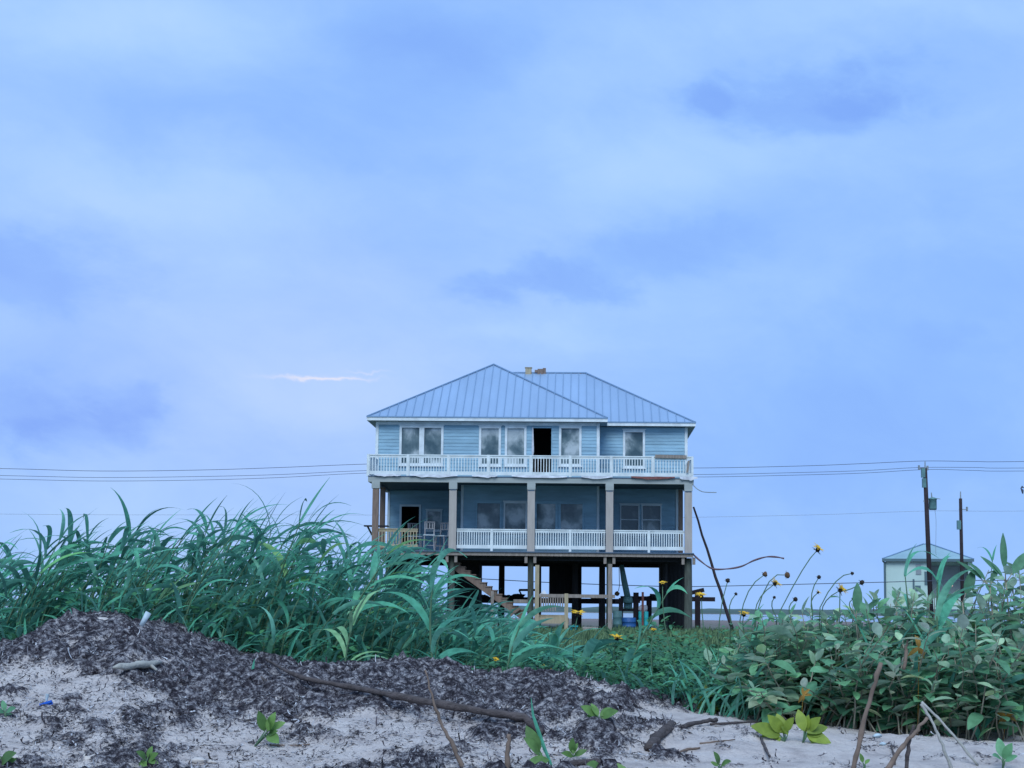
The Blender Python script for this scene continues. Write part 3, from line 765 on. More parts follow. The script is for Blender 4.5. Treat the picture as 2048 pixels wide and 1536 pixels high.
def rails():
    zt = HZ(1058.5, .15); za = ZD1
    for i in range(3):
        a = HX(COLS[i] + 8.2, .0); b = HX(COLS[i + 1] - 8.2, .0)
        railing(a, b, .15, za, zt, 'white_paint', 1)
    r = railing(HX(756, .15), HX(836, .15), .15, za, HZ(1057, .15, 800), 'fresh_wood', 0, 'unpainted wooden railing of the left porch bay', gap=.13)
    zt2 = HZ(910.5, .0); 
    ends = [HX(c, 0, 930) for c in (736.5, 816, 897, 977, 1062, 1141, 1223, 1306, 1387)]
    for a, b in zip(ends, ends[1:]): 
        r = railing(a, b, .06, ZD2, zt2, 'white_paint', 0, gap=.125, bw=.04, botz=ZD2 + .06)
        p = MB(); p.box((a - .07, -.01, ZD2 - .03), (a + .05, .13, zt2 + .005)); hpart(p, 'rail_post', 'white_paint', r)
    p = MB(); p.box((ends[-1] - .1, -.01, ZD2 - .03), (ends[-1], .13, zt2 + .005)); hpart(p, 'rail_post', 'white_paint', r)
    s = railing(.13, WALL_Y - .1, XA + .05, ZD2, zt2, 'old_white', 1, gap=.125, bw=.04, along='y', botz=ZD2 + .06, label='left side railing of the upper deck')
    s = railing(.13, WING_Y - .1, XB - .06, ZD2, zt2, 'old_white', 1, gap=.125, bw=.04, along='y', botz=ZD2 + .06, label='right side railing of the upper deck')
    b = MB(); x0, x1 = HX(1310, 0, 915), HX(1373, 0, 915); b.bar((x0, -.03, zt2 + .0), (x1, -.03, zt2 - .03), .05, .15); b.bar((x1 + .1, -.03, zt2 - .2), (x1 + .03, -.03, zt2 - .75), .09, .03)
    tag(hpart(b, 'loose_board', 'grey_wood', r), 'weathered board lying on the right end of the deck rail')
    # a dark fish-cleaning shelf fixed outside the left post
    b = MB(); xs = HX(728, .2, 1050); xe = HX(776, .2, 1050); z = HZ(1050.5, .2, 750); b.box((xs, .1, z - .06), (xe, .6, z)); b.bar((HX(735, .2), .3, z - .06), (HX(744, .2), .3, z - .45), .08, .08)
    hpart(b, 'shelf', 'dark_wood')
rails()

def lower_storey():
    zc = ZB2 + .10
    fy = WALL_Y; xa, xb = HX(922, fy, 1040), HX(1198, fy, 1040)
    holes = []
    for q0, q1 in ((951, 1003), (1007, 1054), (1070, 1114), (1118, 1168)):
        z0, z1 = wz(1004, 1066, fy, 1060)
        holes.append(window(HX(q0, fy), HX(q1, fy), z0, z1, fy, fr='siding' if q0 != 1007 else 'old_white', trim=.08, rail=False))
    m = MB(); siding(m, xa, xb, ZD1, zc, fy, holes)
    m.face([(xa, fy, ZD1), (xa, 8, ZD1), (xa, 8, zc), (xa, fy, zc)][::-1]); m.face([(xb, fy, ZD1), (xb, 8, ZD1), (xb, 8, zc), (xb, fy, zc)])
    # left recess
    ly = 7.6; la = HX(775, ly, 1040)
    d0, d1 = HX(803, ly, 1040), HX(838, ly, 1040); dz = HZ(1013, ly, 820)
    h2 = [(d0, d1, ZD1, dz)]
    z0, z1 = wz(1020, 1062, ly, 870); h2.append(window(HX(852, ly), HX(884, ly), z0, z1, ly, fr='old_white', trim=.08, rail=False))
    siding(m, la, xa, ZD1, zc, ly, h2)
    m.face([(la, ly, ZD1), (la, BACK_Y, ZD1), (la, BACK_Y, zc), (la, ly, zc)][::-1])
    # right recess
    ry = WING_Y; rb = HX(1356, ry, 1040)
    h3 = []
    z0, z1 = wz(1009, 1070, ry, 1280)
    h3.append(window(HX(1240, ry), HX(1279, ry), z0, z1, ry, trim=.06, fr='old_white')); h3.append(window(HX(1283, ry), HX(1323, ry), z0, z1, ry, trim=.06, fr='old_white'))
    siding(m, xb, rb, ZD1, zc, ry, h3)
    m.face([(rb, ry, ZD1), (rb, BACK_Y, ZD1), (rb, BACK_Y, zc), (rb, ry, zc)]); m.face([(la, BACK_Y, ZD1), (rb, BACK_Y, ZD1), (rb, BACK_Y, zc), (la, BACK_Y, zc)])
    w = tag(hpart(m, 'wall', 'siding'), 'pale blue lap siding behind the porch')
    t = MB()
    for x, y in ((xa, fy), (xb - .1, fy), (la, ly), (rb - .1, ry)): t.box((x - .01, y - .05, ZD1), (x + .11, y - .024, zc))
    build_each(t, 'corner_board', M['old_white'], w)
    d = MB(); d.box((d0 - .1, ly - .05, ZD1), (d0, ly + .1, dz + .1)); d.box((d1, ly - .05, ZD1), (d1 + .1, ly + .1, dz + .1)); d.box((d0, ly - .05, dz), (d1, ly + .1, dz + .1))
    fr = tag(hpart(d, 'doorway', 'old_white'), 'open dark doorway at the left end of the porch')
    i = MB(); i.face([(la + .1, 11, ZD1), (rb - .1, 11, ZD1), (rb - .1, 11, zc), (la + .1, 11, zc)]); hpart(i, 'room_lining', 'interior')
lower_storey()

def stairs():
    st = MB(); y0, y1 = .62, 1.6
    xt, zt = HL(888, 1109, y0); xb_, zb = HL(1046, 1226, y0)
    n = 15; dx = (xb_ - xt) / n; dz = (zt - zb) / n
    for y in (y1, y0):
        if y == y0: st_back = st; st = MB()
        for i in range(n):
            xa, za = xt + dx * i, zt - dz * i
            st.face([(xa, y, za - .02), (xa, y, za - .36), (xa + dx, y, za - dz - .36), (xa + dx, y, za - .02)][::-1]); st.face([(xa, y + .045, za - .02), (xa, y + .045, za - .36), (xa + dx, y + .045, za - dz - .36), (xa + dx, y + .045, za - .02)])
            st.face([(xa, y, za - .36), (xa, y + .045, za - .36), (xa + dx, y + .045, za - dz - .36), (xa + dx, y, za - dz - .36)])
    s = bpy.data.objects.new('stairs', None); COL.objects.link(s); s.parent = house; hpart(st, 'stringer', 'brown_wood', s); hpart(st_back, 'stringer', 'brown_wood', s)
    tr = MB()
    for i in range(n):
        xa, za = xt + dx * i, zt - dz * i; tr.box((xa - .03, y0 - .04, za - .06), (xa + dx + .02, y1 + .08, za - .015))
    build_each(tr, 'tread', M['brown_wood'], s)
    su = MB(); x, z = HL(985, 1180, y0); su.box((x - .07, y0 - .1, 0), (x + .07, y0 - .005, z - .05)); hpart(su, 'support_post', 'grey_wood', s)
    # landing with its own railing
    y = -.6
    l = MB(); a, b = HX(1071, y, 1240), HX(1137, y, 1240); z0, z1 = HZ(1247, y, 1100), HZ(1235, y, 1100)
    l.box((a, y, z0), (b, y + 1.6, z1)); l.box((a + .1, y + .2, z1), (b - .1, y + .3, z1 + .12)); la = tag(hpart(l, 'landing', 'fresh_wood'), 'wooden landing at the foot of the stairs')
    for q0, q1, t in ((1070, 1078, 1130), (1129, 1136.5, 1187), (1216, 1224, 1128)):
        p = MB(); p.box((HX(q0, y, 1200), y - .12, -.1), (HX(q1, y, 1200), y - .002, HZ(t, y, q0))); hpart(p, 'post', 'fresh_wood' if q0 != 1216 else 'grey_wood', la)
    p = MB(); za, zb_ = HZ(1195, y, 1100), HZ(1189, y, 1100); p.box((HX(1078.5, y, 1200), y - .08, za), (HX(1230, y, 1200), y - .03, zb_ + .02)); hpart(p, 'top_rail', 'grey_wood', la)
    p = MB()
    for k in range(10):
        c = 1082 + k * 4.8; x = HX(c, y, 1210); p.box((x - .028, y - .07, HZ(1222 if k < 7 else 1213, y, 1100)), (x + .028, y - .04, za - .001))
    build_each(p, 'baluster', M['grey_wood'], la)
    p = MB(); za, zb_ = HZ(1206, y + 1.0, 1050), HZ(1199, y + 1.0, 1050); p.box((HX(1027, y + 1, 1200), y + 1.0, za), (HX(1070, y + 1, 1200), y + 1.06, zb_)); hpart(p, 'side_rail', 'grey_wood', la)
    p = MB(); x0_, zz = HL(1008, 1240, .5); x1_, zz1 = HL(1040, 1216, .5); p.bar((x0_, .5, zz), (x1_, .5, zz1), .05, .12); hpart(p, 'brace', 'brown_wood', la)
stairs()

# ---------------------------------------------------------------- things on and around the house
def HW(px, py, yl):
    """point of the house's own frame, as a point of the place"""
    x, z = HL(px, py, yl); return HOUSE_LOC + RL.inverted() @ Vector((x, yl, z))
def thing(mb, name, mats, label, cat, group=None, smooth=False, kind=None):
    o = mb.build(name, mats if isinstance(mats, (list, tuple)) else M[mats], None, smooth)
    return tag(o, label, cat, group, kind)

def copy_tree(o, parent=None):
    c = o.copy(); COL.objects.link(c)
    if parent is not None: c.parent = parent
    for ch in list(o.children): copy_tree(ch, c)
    return c

def chairs():
    def make(loc, rz, label, h=1.0):
        e = empty('bar_chair', loc, label, 'chair', 'chairs on the left end of the porch', rz)
        for sx in (-1, 1):
            for sy in (-1, 1):
                m = MB(); top = 1.38 if sy > 0 else .74
                m.bar((sx * .25, sy * .22, 0), (sx * .21, sy * .19, .74), .05, .05)
                if sy > 0: m.bar((sx * .21, .19, .74), (sx * .22, .27, top * h), .05, .05)
                m.build('leg', M['chair_paint'], e)
        m = MB(); m.box((-.27, -.25, .72), (.27, .24, .76)); m.build('seat', M['old_white'], e)
        m = MB(); m.bar((-.24, .27, 1.36 * h), (.24, .27, 1.36 * h), .10, .04); m.bar((-.22, .24, 1.05), (.22, .24, 1.05), .05, .03)
        for k in (-.13, 0, .13): m.bar((k, .24, 1.05), (k, .265, 1.33 * h), .05, .02)
        m.build('backrest', M['chair_paint'], e)
        m = MB()
        for sx in (-1, 1): m.bar((sx * .24, -.21, .30), (sx * .24, .21, .30), .035, .035)
        m.bar((-.24, -.21, .26), (.24, -.21, .26), .035, .035); m.build('stretcher', M['chair_paint'], e)
        return e
    def at(px, yl):
        q = HW(px, 1100, yl); q.z = GZ + ZD1; return q
    make(at(858, .9), 0, 'grey high-backed bar chair nearest the front of the left porch bay')
    make(at(829, 2.6), .5, 'grey bar chair behind the wooden railing beside the dark doorway')
    make(at(884, 1.8), -.5, 'grey bar chair turned aside next to the first painted column')
chairs()

def leaning_pole():
    m = MB(); a = P(1387, 1014, 85.3); b = P(1463, 1240, 84.0); b.z = GZ - .1; n = 9
    b.x = P(1468, 1258, 84.0).x
    pts = [a.lerp(b, i / n) + Vector((.02 * math.sin(i * 2.3), 0, 0)) for i in range(n + 1)]
    m.tube(pts, [.045 + .04 * i / n for i in range(n + 1)], 8)
    thing(m, 'timber_prop', 'pole_wood', 'long dark timber pole leaning against the right side of the house', 'pole', smooth=True)
leaning_pole()

def cable(pts, r, name, mats, label, cat, group=None, flat=False, n=5):
    # smooth curve through the points
    q = [Vector(p) for p in pts]; out = []
    for i in range(len(q) - 1):
        p0 = q[max(i - 1, 0)]; p1 = q[i]; p2 = q[i + 1]; p3 = q[min(i + 2, len(q) - 1)]
        for k in range(6):
            t = k / 6
            out.append(.5 * ((2 * p1) + (p2 - p0) * t + (2 * p0 - 5 * p1 + 4 * p2 - p3) * t * t + (3 * p1 - p0 - 3 * p2 + p3) * t ** 3))
    out.append(q[-1])
    m = MB()
    k = len(out); rad = [r * (1.0 if not flat else (.75 + .5 * abs(math.sin(i * .35)))) for i in range(k)]
    m.tube(out, rad, n); return thing(m, name, mats, label, cat, group, True)
cable([HW(x, y, d) for x, y, d in ((1385, 1107, .1), (1400, 1121, -.3), (1424, 1137, -.6), (1452, 1138, -.8), (1482, 1133, -1), (1508, 1121, -1.3), (1532, 1114, -1.4), (1552, 1114, -1.5), (1568, 1117, -1.6))], .036, 'wind_blown_strap', 'orange_ribbon',
      'dark reddish strap blowing sideways from the lower deck corner', 'strap', flat=True)
cable([HW(x, y, d) for x, y, d in ((1387, 971, .1), (1396, 979, 0), (1408, 984, -.2), (1433, 985, -.4))], .022, 'loose_cable', 'metal_grey',
      'short loose grey cable sticking out below the upper deck corner', 'cable')

# utility poles and their wires
def pole(px_top, py_top, px_bot, py_bot, d, r, label, extra):
    a = P(px_top, py_top, d); b = P(px_bot, py_bot, d); k = (GZ - .2 - a.z) / (b.z - a.z); b = a + (b - a) * k
    e = empty('utility_pole', b, label, 'utility pole', 'utility poles along the far road')
    def L(v): return Vector(v) - b
    m = MB(); m.tube([L(b), L(b.lerp(a, .5)), L(a)], [r * 1.25, r * 1.1, r], 8); m.build('shaft', M['pole_wood'], e, True)
    m = MB(); m.tube([L(a), L(P(px_top, py_top - 14, d))], [.05, .035], 5); m.build('top_pin', M['metal_grey'], e)
    for (kind, x, y) in extra:
        q = L(P(x, y, d)); 
        if kind == 'transformer':
            m = MB(); m.lathe([(0, -.42), (.24, -.42), (.26, -.3), (.26, .25), (.30, .27), (.30, .33), (.12, .40), (0, .42)], q, 12); t = m.build('transformer', M['teal_metal'], e, True)
            m = MB(); m.tube([q + Vector((-.05, 0, .36)), q + Vector((-.08, 0, .72))], [.05, .03], 6); m.build('bushing', M['metal_grey'], t)
            m = MB(); m.bar(q + Vector((-.6, 0, .15)), q + Vector((-.2, 0, .15)), .08, .1); m.bar(q + Vector((.1, 0, .36)), q + Vector((.5, 0, .30)), .05, .04); m.build('bracket', M['metal_grey'], t)
        elif kind == 'arm':
            m = MB(); axx = L(P(px_top + (x - px_top) * 0, y, d)); sgn = 1 if x > px_top else -1
            m.bar(Vector((q.x - sgn * .55, q.y, q.z)), q, .05, .05); m.tube([q + Vector((0, 0, -.12)), q + Vector((0, 0, .18))], .07, 6); m.build('insulator', M['metal_grey'], e)
        elif kind == 'box':
            m = MB(); m.box(q + Vector((-.12, -.15, -.3)), q + Vector((.12, .1, .3))); m.build('cutout', M['teal_metal'], e)
    return e, a
PD = 119.0
pole(1850, 937, 1859.5, 1166, PD, .14, 'nearer utility pole with a grey-green transformer, right of the house', [('transformer', 1865.5, 1007), ('box', 1846, 946), ('arm', 1838, 936), ('arm', 1855, 937), ('box', 1848, 966)])
pole(1921, 997, 1924, 1146, 122.0, .11, 'shorter dark utility pole with one side insulator, right of the transformer pole', [('arm', 1934, 1019), ('box', 1917.5, 1050)])
def wire(pts, d, r, label, grp, mt='wire'):
    q = [P(x, y, d) for x, y in pts]; return cable(q, r, 'power_line', mt, label, 'power line', grp, n=4)
g = 'overhead power lines'
wire([(-900, 905), (-400, 930), (0, 937), (200, 942), (400, 940), (560, 935), (735, 928), (1000, 921), (1060, 919), (1200, 932), (1385, 936), (1600, 932), (1730, 927), (1846, 922), (1950, 923), (2048, 923), (2600, 915)], PD, .016, 'topmost overhead wire, passing over the transformer pole tip', g)
wire([(-900, 925), (-400, 944), (0, 951), (200, 955), (400, 953), (560, 949), (735, 941), (1000, 934), (1200, 945), (1385, 949), (1600, 945), (1730, 941), (1838, 935), (1950, 935), (2048, 936), (2600, 930)], PD, .014, 'middle of the three upper overhead wires', g)
wire([(-900, 935), (-400, 951), (0, 958), (200, 962), (400, 960), (560, 955), (735, 946), (1000, 940), (1200, 950), (1385, 954), (1600, 950), (1730, 946), (1855, 939), (1950, 941), (2048, 942), (2600, 936)], PD, .014, 'lowest of the three upper overhead wires', g)
wire([(-800, 1010), (0, 1028), (735, 1030), (1200, 1036), (1420, 1034), (1650, 1029), (1855, 1022), (2048, 1022), (2600, 1015)], 160, .012, 'faint thin wire at the height of the transformer', g, 'metal_grey')
wire([(-600, 1120), (300, 1138), (850, 1153), (1100, 1165), (1300, 1172), (1400, 1173), (1700, 1166), (1900, 1161), (2048, 1160), (2600, 1150)], 100, .020, 'low dark cable crossing behind the house at stilt height', g)
cable([P(1868, 1010, PD), P(1872, 1040, PD), P(1871.5, 1100, PD), P(1873, 1110, PD)], .012, 'service_cable', 'metal_grey', 'thin cable hanging from the transformer', 'cable')
m = MB(); q = P(2048, 978, 135); m.tube([q + Vector((-.1, 0, .2)), q + Vector((-.22, 0, .05)), q + Vector((-.12, 0, -.1)), q + Vector((-.1, 0, -.35))], [.07, .05, .10, .05], 6)
m.bar(q + Vector((-.1, 0, .1)), q + Vector((.7, 0, .1)), .06, .06)
m2 = P(2075, 940, 135); m.tube([Vector((m2.x, 135, GZ)), Vector((m2.x, 135, m2.z))], [.17, .13], 8)
thing(m, 'utility_pole', 'wire', 'dark pole insulator just entering at the right edge', 'utility pole', 'utility poles along the far road')

def far_house():
    d = 150.0
    a = P(1773, 1117, d); b = P(1942, 1117, d); ze = a.z; x0, x1 = a.x, b.x; w = x1 - x0
    root = empty('far_stilt_house', ((x0 + x1) / 2, d, GZ), 'small pale green house with a grey hip roof, far behind the two utility poles', 'house', rz=-math.atan2((x0 + x1) / 2, d))
    o = Vector(root.location); X0, X1 = x0 - o.x, x1 - o.x; Z = ze - o.z; zt = P(1855, 1088, d + 3).z - o.z
    m = MB(); e0, e1 = X0 - .25, X1 + .1; y0, y1 = -.3, 7.3; rx0, rx1 = X0 + w * .44, X0 + w * .52; ry = 3.5
    A, B, C_, D_ = (e0, y0, Z), (e1, y0, Z), (e1, y1, Z), (e0, y1, Z); r0, r1 = (rx0, ry, zt), (rx1, ry, zt)
    for fc in ((A, B, r1, r0), (B, C_, r1), (C_, D_, r0, r1), (D_, A, r0)): m.face(fc)
    m.face([A, D_, C_, B])
    rf = m.build('roof', M['far_roof'], root); m = MB()
    for a_, b_ in ((A, r0), (B, r1), (r0, r1)): m.bar(Vector(a_) + Vector((0, -.02, .02)), Vector(b_) + Vector((0, -.02, .04)), .12, .06)
    m.build('ridge_cap', M['roof_seam'], rf)
    m = MB(); m.box((e0 - .03, y0 - .04, Z - .22), (e1 + .03, y0 - .001, Z + .01)); m.box((e0 - .04, y0, Z - .22), (e0 - .001, y1, Z + .01)); m.build('fascia', M['far_dark'], rf)
    m = MB(); xp = X0 + w * .50; zb = P(1850, 1218, d).z - o.z
    m.box((X0, 0, zb), (xp, 7, Z)); m.box((xp, 2.6, zb), (X1, 7, Z)); m.box((X1 - .35, 0, zb), (X1, 2.6, Z)); m.box((xp, 0, zb), (X1 - .35, 2.6, zb + .9))
    m.build('wall', M['far_wall'], root)
    for q0, q1, t, bt, mt in ((1832, 1843, 1128, 1149, 'metal_grey'), (1831, 1842, 1171, 1182, 'far_dark'), (1849, 1856, 1143, 1170, 'far_dark'), (1826, 1830, 1158, 1182, 'far_dark')):
        p0 = P(q0, t, d) - o; p1 = P(q1, bt, d) - o; m = MB(); m.box((p0.x, -.05, p1.z), (p1.x, -.002, p0.z)); m.build('window', M[mt], root)
    m = MB(); m.box((xp + .1, 2.54, zb + .9), (X1 - .4, 2.598, Z - .5)); m.build('porch_opening', M['metal_grey'], root)
    m = MB(); m.tube([(X0 - .08, -.1, 0), (X0 - .08, -.1, Z - .25)], .09, 6); m.build('downpipe', M['far_dark'], root)
    for k in range(4):
        m = MB(); xx = X0 + .2 + (w - .4) * k / 3; m.box((xx - .12, .1, -.1), (xx + .12, .34, zb)); m.build('stilt', M['dark_wood'], root)
    m = MB(); m.box((X0, 0, zb - .15), (X1, 7, zb - .002)); m.build('floor', M['far_dark'], root)
    # lit porch lamp
    lm = bpy.data.materials.new('lamp_glow'); lm.use_nodes = True; bb = lm.node_tree.nodes['Principled BSDF']; bb.inputs['Emission Color'].default_value = (1, .35, .15, 1); bb.inputs['Emission Strength'].default_value = 1.0
    p = P(1900, 1171, d) - o; m = MB(); m.blob((p.x, -.15, p.z), .13, sq=(1.8, .6, .8), rough=.3); t = m.build('porch_lamp', lm, root, True); tag(t, 'glowing orange porch lamp')
far_house()

# timber rail and clutter behind and under the house
def yard():
    d = 98.0; root = empty('timber_rail', (P(1200, 1200, d).x, d, GZ), 'long dark timber rail on posts running behind the stilts', 'fence'); o = Vector(root.location)
    def L(px, py): q = P(px, py, d) - o; return q
    for a, b, y0, y1 in ((930, 1075, 1193, 1207), (1076, 1240, 1196, 1208), (1241, 1395, 1192, 1203), (1396, 1430, 1194, 1203)):
        m = MB(); p0, p1 = L(a, y0), L(b, y1); m.box((p0.x, -.08, p1.z), (p1.x, .08, p0.z)); m.build('rail', M['pole_wood'], root)
    for x, t in ((942, 1190), (1158, 1200), (1272, 1185), (1298, 1200), (1395, 1183)):
        m = MB(); p = L(x, t); m.box((p.x - .14, -.12, -.2), (p.x + .14, .079, p.z)); m.build('post', M['pole_wood'], root)
    m = MB(); p = L(1395, 1184); m.bar((p.x - .55, 0, p.z - .1), (p.x + .35, 0, p.z + .12), .14, .22); m.build('cap_board', M['pole_wood'], root)
    # debris heaped along the rail: each lump is a thing
    rnd = random.Random(9)
    spots = [(965, 'rounded dark lump on the rail left of the stairs'), (1013, 'dark lump on the rail just right of the thin stilt'), (1035, 'low dark bundle on the rail left of the wooden post'), (1146, 'dark lump right of the hanging store'), (1192, 'dark knob beside the fourth column stilt'), (1308, 'dark lump on the rail right of the teal drums'), (1318, 'dark lump on the rail against the right store')]
    for x, lab in spots:
        q = P(x, 1193, d + .0); m = MB(); m.blob(q + Vector((0, 0, -.04)), .20, seed=x, rough=.5, sq=(1.7, .7, .7)); thing(m, 'debris_lump', 'dark_wood', lab, 'debris', 'debris lumps on the dark rail', True)
    m = MB(); q = P(1038, 1180, d); r_ = P(1072, 1180, d); m.bar(q, r_, .1, .12); m.bar(q, P(1044, 1192, d), .1, .08); thing(m, 'broken_frame', 'dark_wood', 'dark angle-shaped frame sticking up left of the middle stilt', 'frame')
    # pile of folded sheet on the rail by the landing
    m = MB(); q = P(1086, 1188, 82.8); m.face([q + Vector((-.2, 0, -.06)), q + Vector((.2, 0, -.06)), q + Vector((.06, .05, .20))]); m.face([q + Vector((.2, 0, -.06)), q + Vector((.14, .3, -.06)), q + Vector((.06, .05, .20))]); m.face([q + Vector((.14, .3, -.06)), q + Vector((-.2, 0, -.06)), q + Vector((.06, .05, .20))])
    thing(m, 'folded_sheet', 'torn', 'small pale folded sheet standing on the landing rail', 'sheet')
    # green drain pipe down to a machine
    d2 = 86.0; m = MB(); m.tube([P(1243, 1130, d2), P(1248, 1160, d2), P(1256, 1198, d2)], [.11, .14, .15], 10); m.tube([P(1256, 1194, d2), P(1256, 1206, d2)], [.20, .24], 10)
    thing(m, 'drain_pipe', 'teal_metal', 'slanting grey-green drain pipe under the right bay', 'pipe', smooth=True)
    m = MB(); m.tube([P(1238, 1132, d2), P(1239, 1170, d2), P(1237, 1182, d2)], .015, 4); m.blob(P(1234, 1187, d2), .11, seed=3); thing(m, 'hanging_buoy', 'head_brown', 'small brown buoy hanging on a thin line beside the drain pipe', 'buoy')
    e = empty('pump_machine', Vector((P(1256, 1200, d2 + .2).x, d2 + .2, GZ)), 'dark machine with a glass bowl between posts under the right bay', 'machine'); o2 = Vector(e.location)
    def L2(px, py): return P(px, py, d2 + .2) - o2
    for x, t in ((1242, 1196), (1271, 1186)):
        p = L2(x, t); m = MB(); m.box((p.x - .10, -.1, 0), (p.x + .10, .1, p.z)); m.build('post', M['pole_wood'], e)
    p0, p1 = L2(1230, 1198), L2(1280, 1206); m = MB(); m.box((p0.x, -.12, p1.z), (p1.x, .12, p0.z)); m.build('crossbeam', M['pole_wood'], e)
    p = L2(1256, 1212); m = MB(); m.lathe([(0, -.15), (.16, -.15), (.20, -.05), (.20, .15), (0, .16)], p, 12); m.build('bowl', M['teal_metal'], e, True)
    p = L2(1256, 1219); m = MB(); m.box((p.x - .25, -.1, p.z - .08), (p.x + .25, .1, p.z + .04)); m.build('base', M['dark_wood'], e)
    for x, t, r, mt, lab in ((1258, 1235, .33, 'blue_plastic', 'dark blue drum under the machine'), (1235, 1222, .22, 'teal_metal', 'narrow grey-teal drum left of the dark machine'), (1282, 1223, .12, 'teal_plastic', 'left of two slim bright teal tubs behind the red post'), (1291.5, 1223, .12, 'teal_plastic', 'right of two slim bright teal tubs behind the red post')):
        q = P(x, t, 85.2); h = q.z - GZ; m = MB(); m.lathe([(0, 0), (r, 0), (r, h * .30), (r * 1.05, h * .32), (r, h * .34), (r, h * .66), (r * 1.05, h * .68), (r, h * .7), (r, h * .97), (r * .9, h), (0, h)], (q.x, 85.2, GZ), 14)
        thing(m, 'drum', mt, lab, 'drum', 'drums and tubs under the right bay', True)
    m = MB(); q = P(1286.5, 1217, 85.6); m.blob(q, .2, seed=2, rough=.2, sq=(1, .6, .9)); thing(m, 'white_bag', 'torn', 'white sack resting behind the teal tubs', 'bag', smooth=True)
    m = MB(); q = P(1285.5, 1184, 85.0); m.box((q.x - .05, 84.95, GZ), (q.x + .05, 85.05, q.z)); thing(m, 'red_stake', 'rust_cloth', 'thin dark red stake standing before the teal tubs', 'stake')
    # low plinth slab and benches on the ground
    m = MB(); q0 = P(1165, 1251, 84.5); q1 = P(1196, 1256, 84.5); m.box((q0.x, 84.4, GZ - .05), (q1.x, 85.4, GZ + .16)); thing(m, 'concrete_slab', 'column_paint', 'low concrete slab on the grass right of the landing', 'slab')
    m = MB(); q0 = P(1138, 1251, 84); q1 = P(1156, 1256, 84); m.box((q0.x, 83.8, q0.z - .06), (q1.x, 84.6, q0.z)); m.box((q0.x + .05, 83.9, GZ), (q0.x + .15, 84.5, q0.z - .061)); m.box((q1.x - .15, 83.9, GZ), (q1.x - .05, 84.5, q0.z - .061)); thing(m, 'low_bench', 'teal_plastic', 'low pale green bench right of the landing', 'bench')
yard()

# ---------------------------------------------------------------- washed-up weed on the sand
def seaweed():
    rnd = random.Random(11); mb = MB()
    cols = 5; n = 0; tries = 0
    while n < 72000 and tries < 600000:
        tries += 1
        y = rnd.uniform(5.7, 8.75); x = rnd.uniform(-.32 * y, .32 * y); z = height(x, y)
        w = wrack(x, y, z)
        if w < .22 or rnd.random() > (w - .1) ** 1.3: continue
        n += 1
        p = Vector((x, y, z + (w - .2) * .030 * rnd.random() + .002)); k = rnd.randint(3, 6)
        a = rnd.uniform(0, 2 * PI) if rnd.random() < .5 else rnd.choice((0, PI)) + rnd.uniform(-.6, .6); el = rnd.uniform(-.35, .40) if rnd.random() < .96 else rnd.uniform(.4, .9)
        big = 1.8 if rnd.random() < .12 else 1; st = rnd.uniform(.0028, .0078) * big; wd = rnd.uniform(.0009, .0030) * (1 + .3 * (big - 1))
        r = rnd.random(); cl = .5 + noise.noise(Vector((x * 7, y * 5, 9))) + .6 * noise.noise(Vector((x * 20, y * 16, 2))); r = min(1, max(0, r * .55 + cl * .5)); c = (rnd.uniform(0, .35) if r < .46 else rnd.uniform(.35, .7) if r < .72 else rnd.uniform(.7, 1.0))
        da = rnd.uniform(-.9, .9); de = rnd.uniform(-.6, .3); prev = None
        for j in range(k + 1):
            d = Vector((math.cos(a) * math.cos(el), math.sin(a) * math.cos(el), math.sin(el)))
            s = Vector((-math.sin(a), math.cos(a), rnd.uniform(-.5, .9))).normalized() * wd
            cur = (p - s, p + s)
            if prev: mb.face([prev[0], prev[1], cur[1], cur[0]], 0, c)
            prev = cur; p = p + d * st; a += da; el += de
    m = mat('seaweed', (.30, .29, .30), .85, scale=60, var=.25, rnd=((.035, .024, .034), (.34, .28, .31), (2.2, 2.25, 2.25)))
    o = mb.build('washed_up_seaweed', m); tag(o, 'dark curled seaweed litter strewn over the dune crest', 'seaweed', kind='stuff')
seaweed()

# ---------------------------------------------------------------- tall reed grass bending in the wind
def reed_stalk(ms, ml, base, top, rnd, nl=8, wl=1.0, cm=.5, bend=.22, blade_l=.42, wind=Vector((1, .15, 0))):
    base = Vector(base); top = Vector(top); H = (top - base).length
    pts = []
    for i in range(6):
        t = i / 5; p = base.lerp(top, t); p.x -= bend * H * .35 * math.sin(t * PI) ; pts.append(p)
    ms.tube(pts, [.0055 * wl, .005 * wl, .0045 * wl, .004 * wl, .003 * wl, .002 * wl], 5, 0, cm, cap=False)
    for k in range(nl):
        t = .10 + .90 * (k + rnd.uniform(-.3, .3)) / max(1, nl - 1); t = max(.04, min(.99, t))
        i = min(4, int(t * 5)); u = t * 5 - i; p = pts[i].lerp(pts[i + 1], u); sd = (pts[i + 1] - pts[i]).normalized()
        az = rnd.gauss(0, 1.3) + (PI if rnd.random() < .25 else 0)
        out = Vector((math.cos(az), math.sin(az), 0)); up = rnd.uniform(1.0, 2.6)
        d = (sd * up + out * rnd.uniform(.45, 1.0)).normalized()
        L = blade_l * rnd.uniform(.6, 1.15) * (1 - .15 * t); W = rnd.uniform(.015, .035) * wl
        w = (wind * .55 + out * 1.0 + Vector((0, rnd.uniform(-.4, .4), 0))).normalized()
        ml.blade(p, d, w, L, W, rnd.uniform(.7, 2.9), 9, 0, (max(0, min(.92, cm + rnd.gauss(0, .18))) if rnd.random() > .025 else 1.0), rnd.uniform(-1.1, 1.1))
    # the last leaf stands up from the tip
    ml.blade(pts[-1], (sd + Vector((.2, rnd.uniform(-.3, .3), rnd.uniform(0, .6)))).normalized(), wind, blade_l * rnd.uniform(.35, .65), .012 * wl, rnd.uniform(.1, .8), 8, 0, cm, rnd.uniform(-1, 1), base_w=.9)

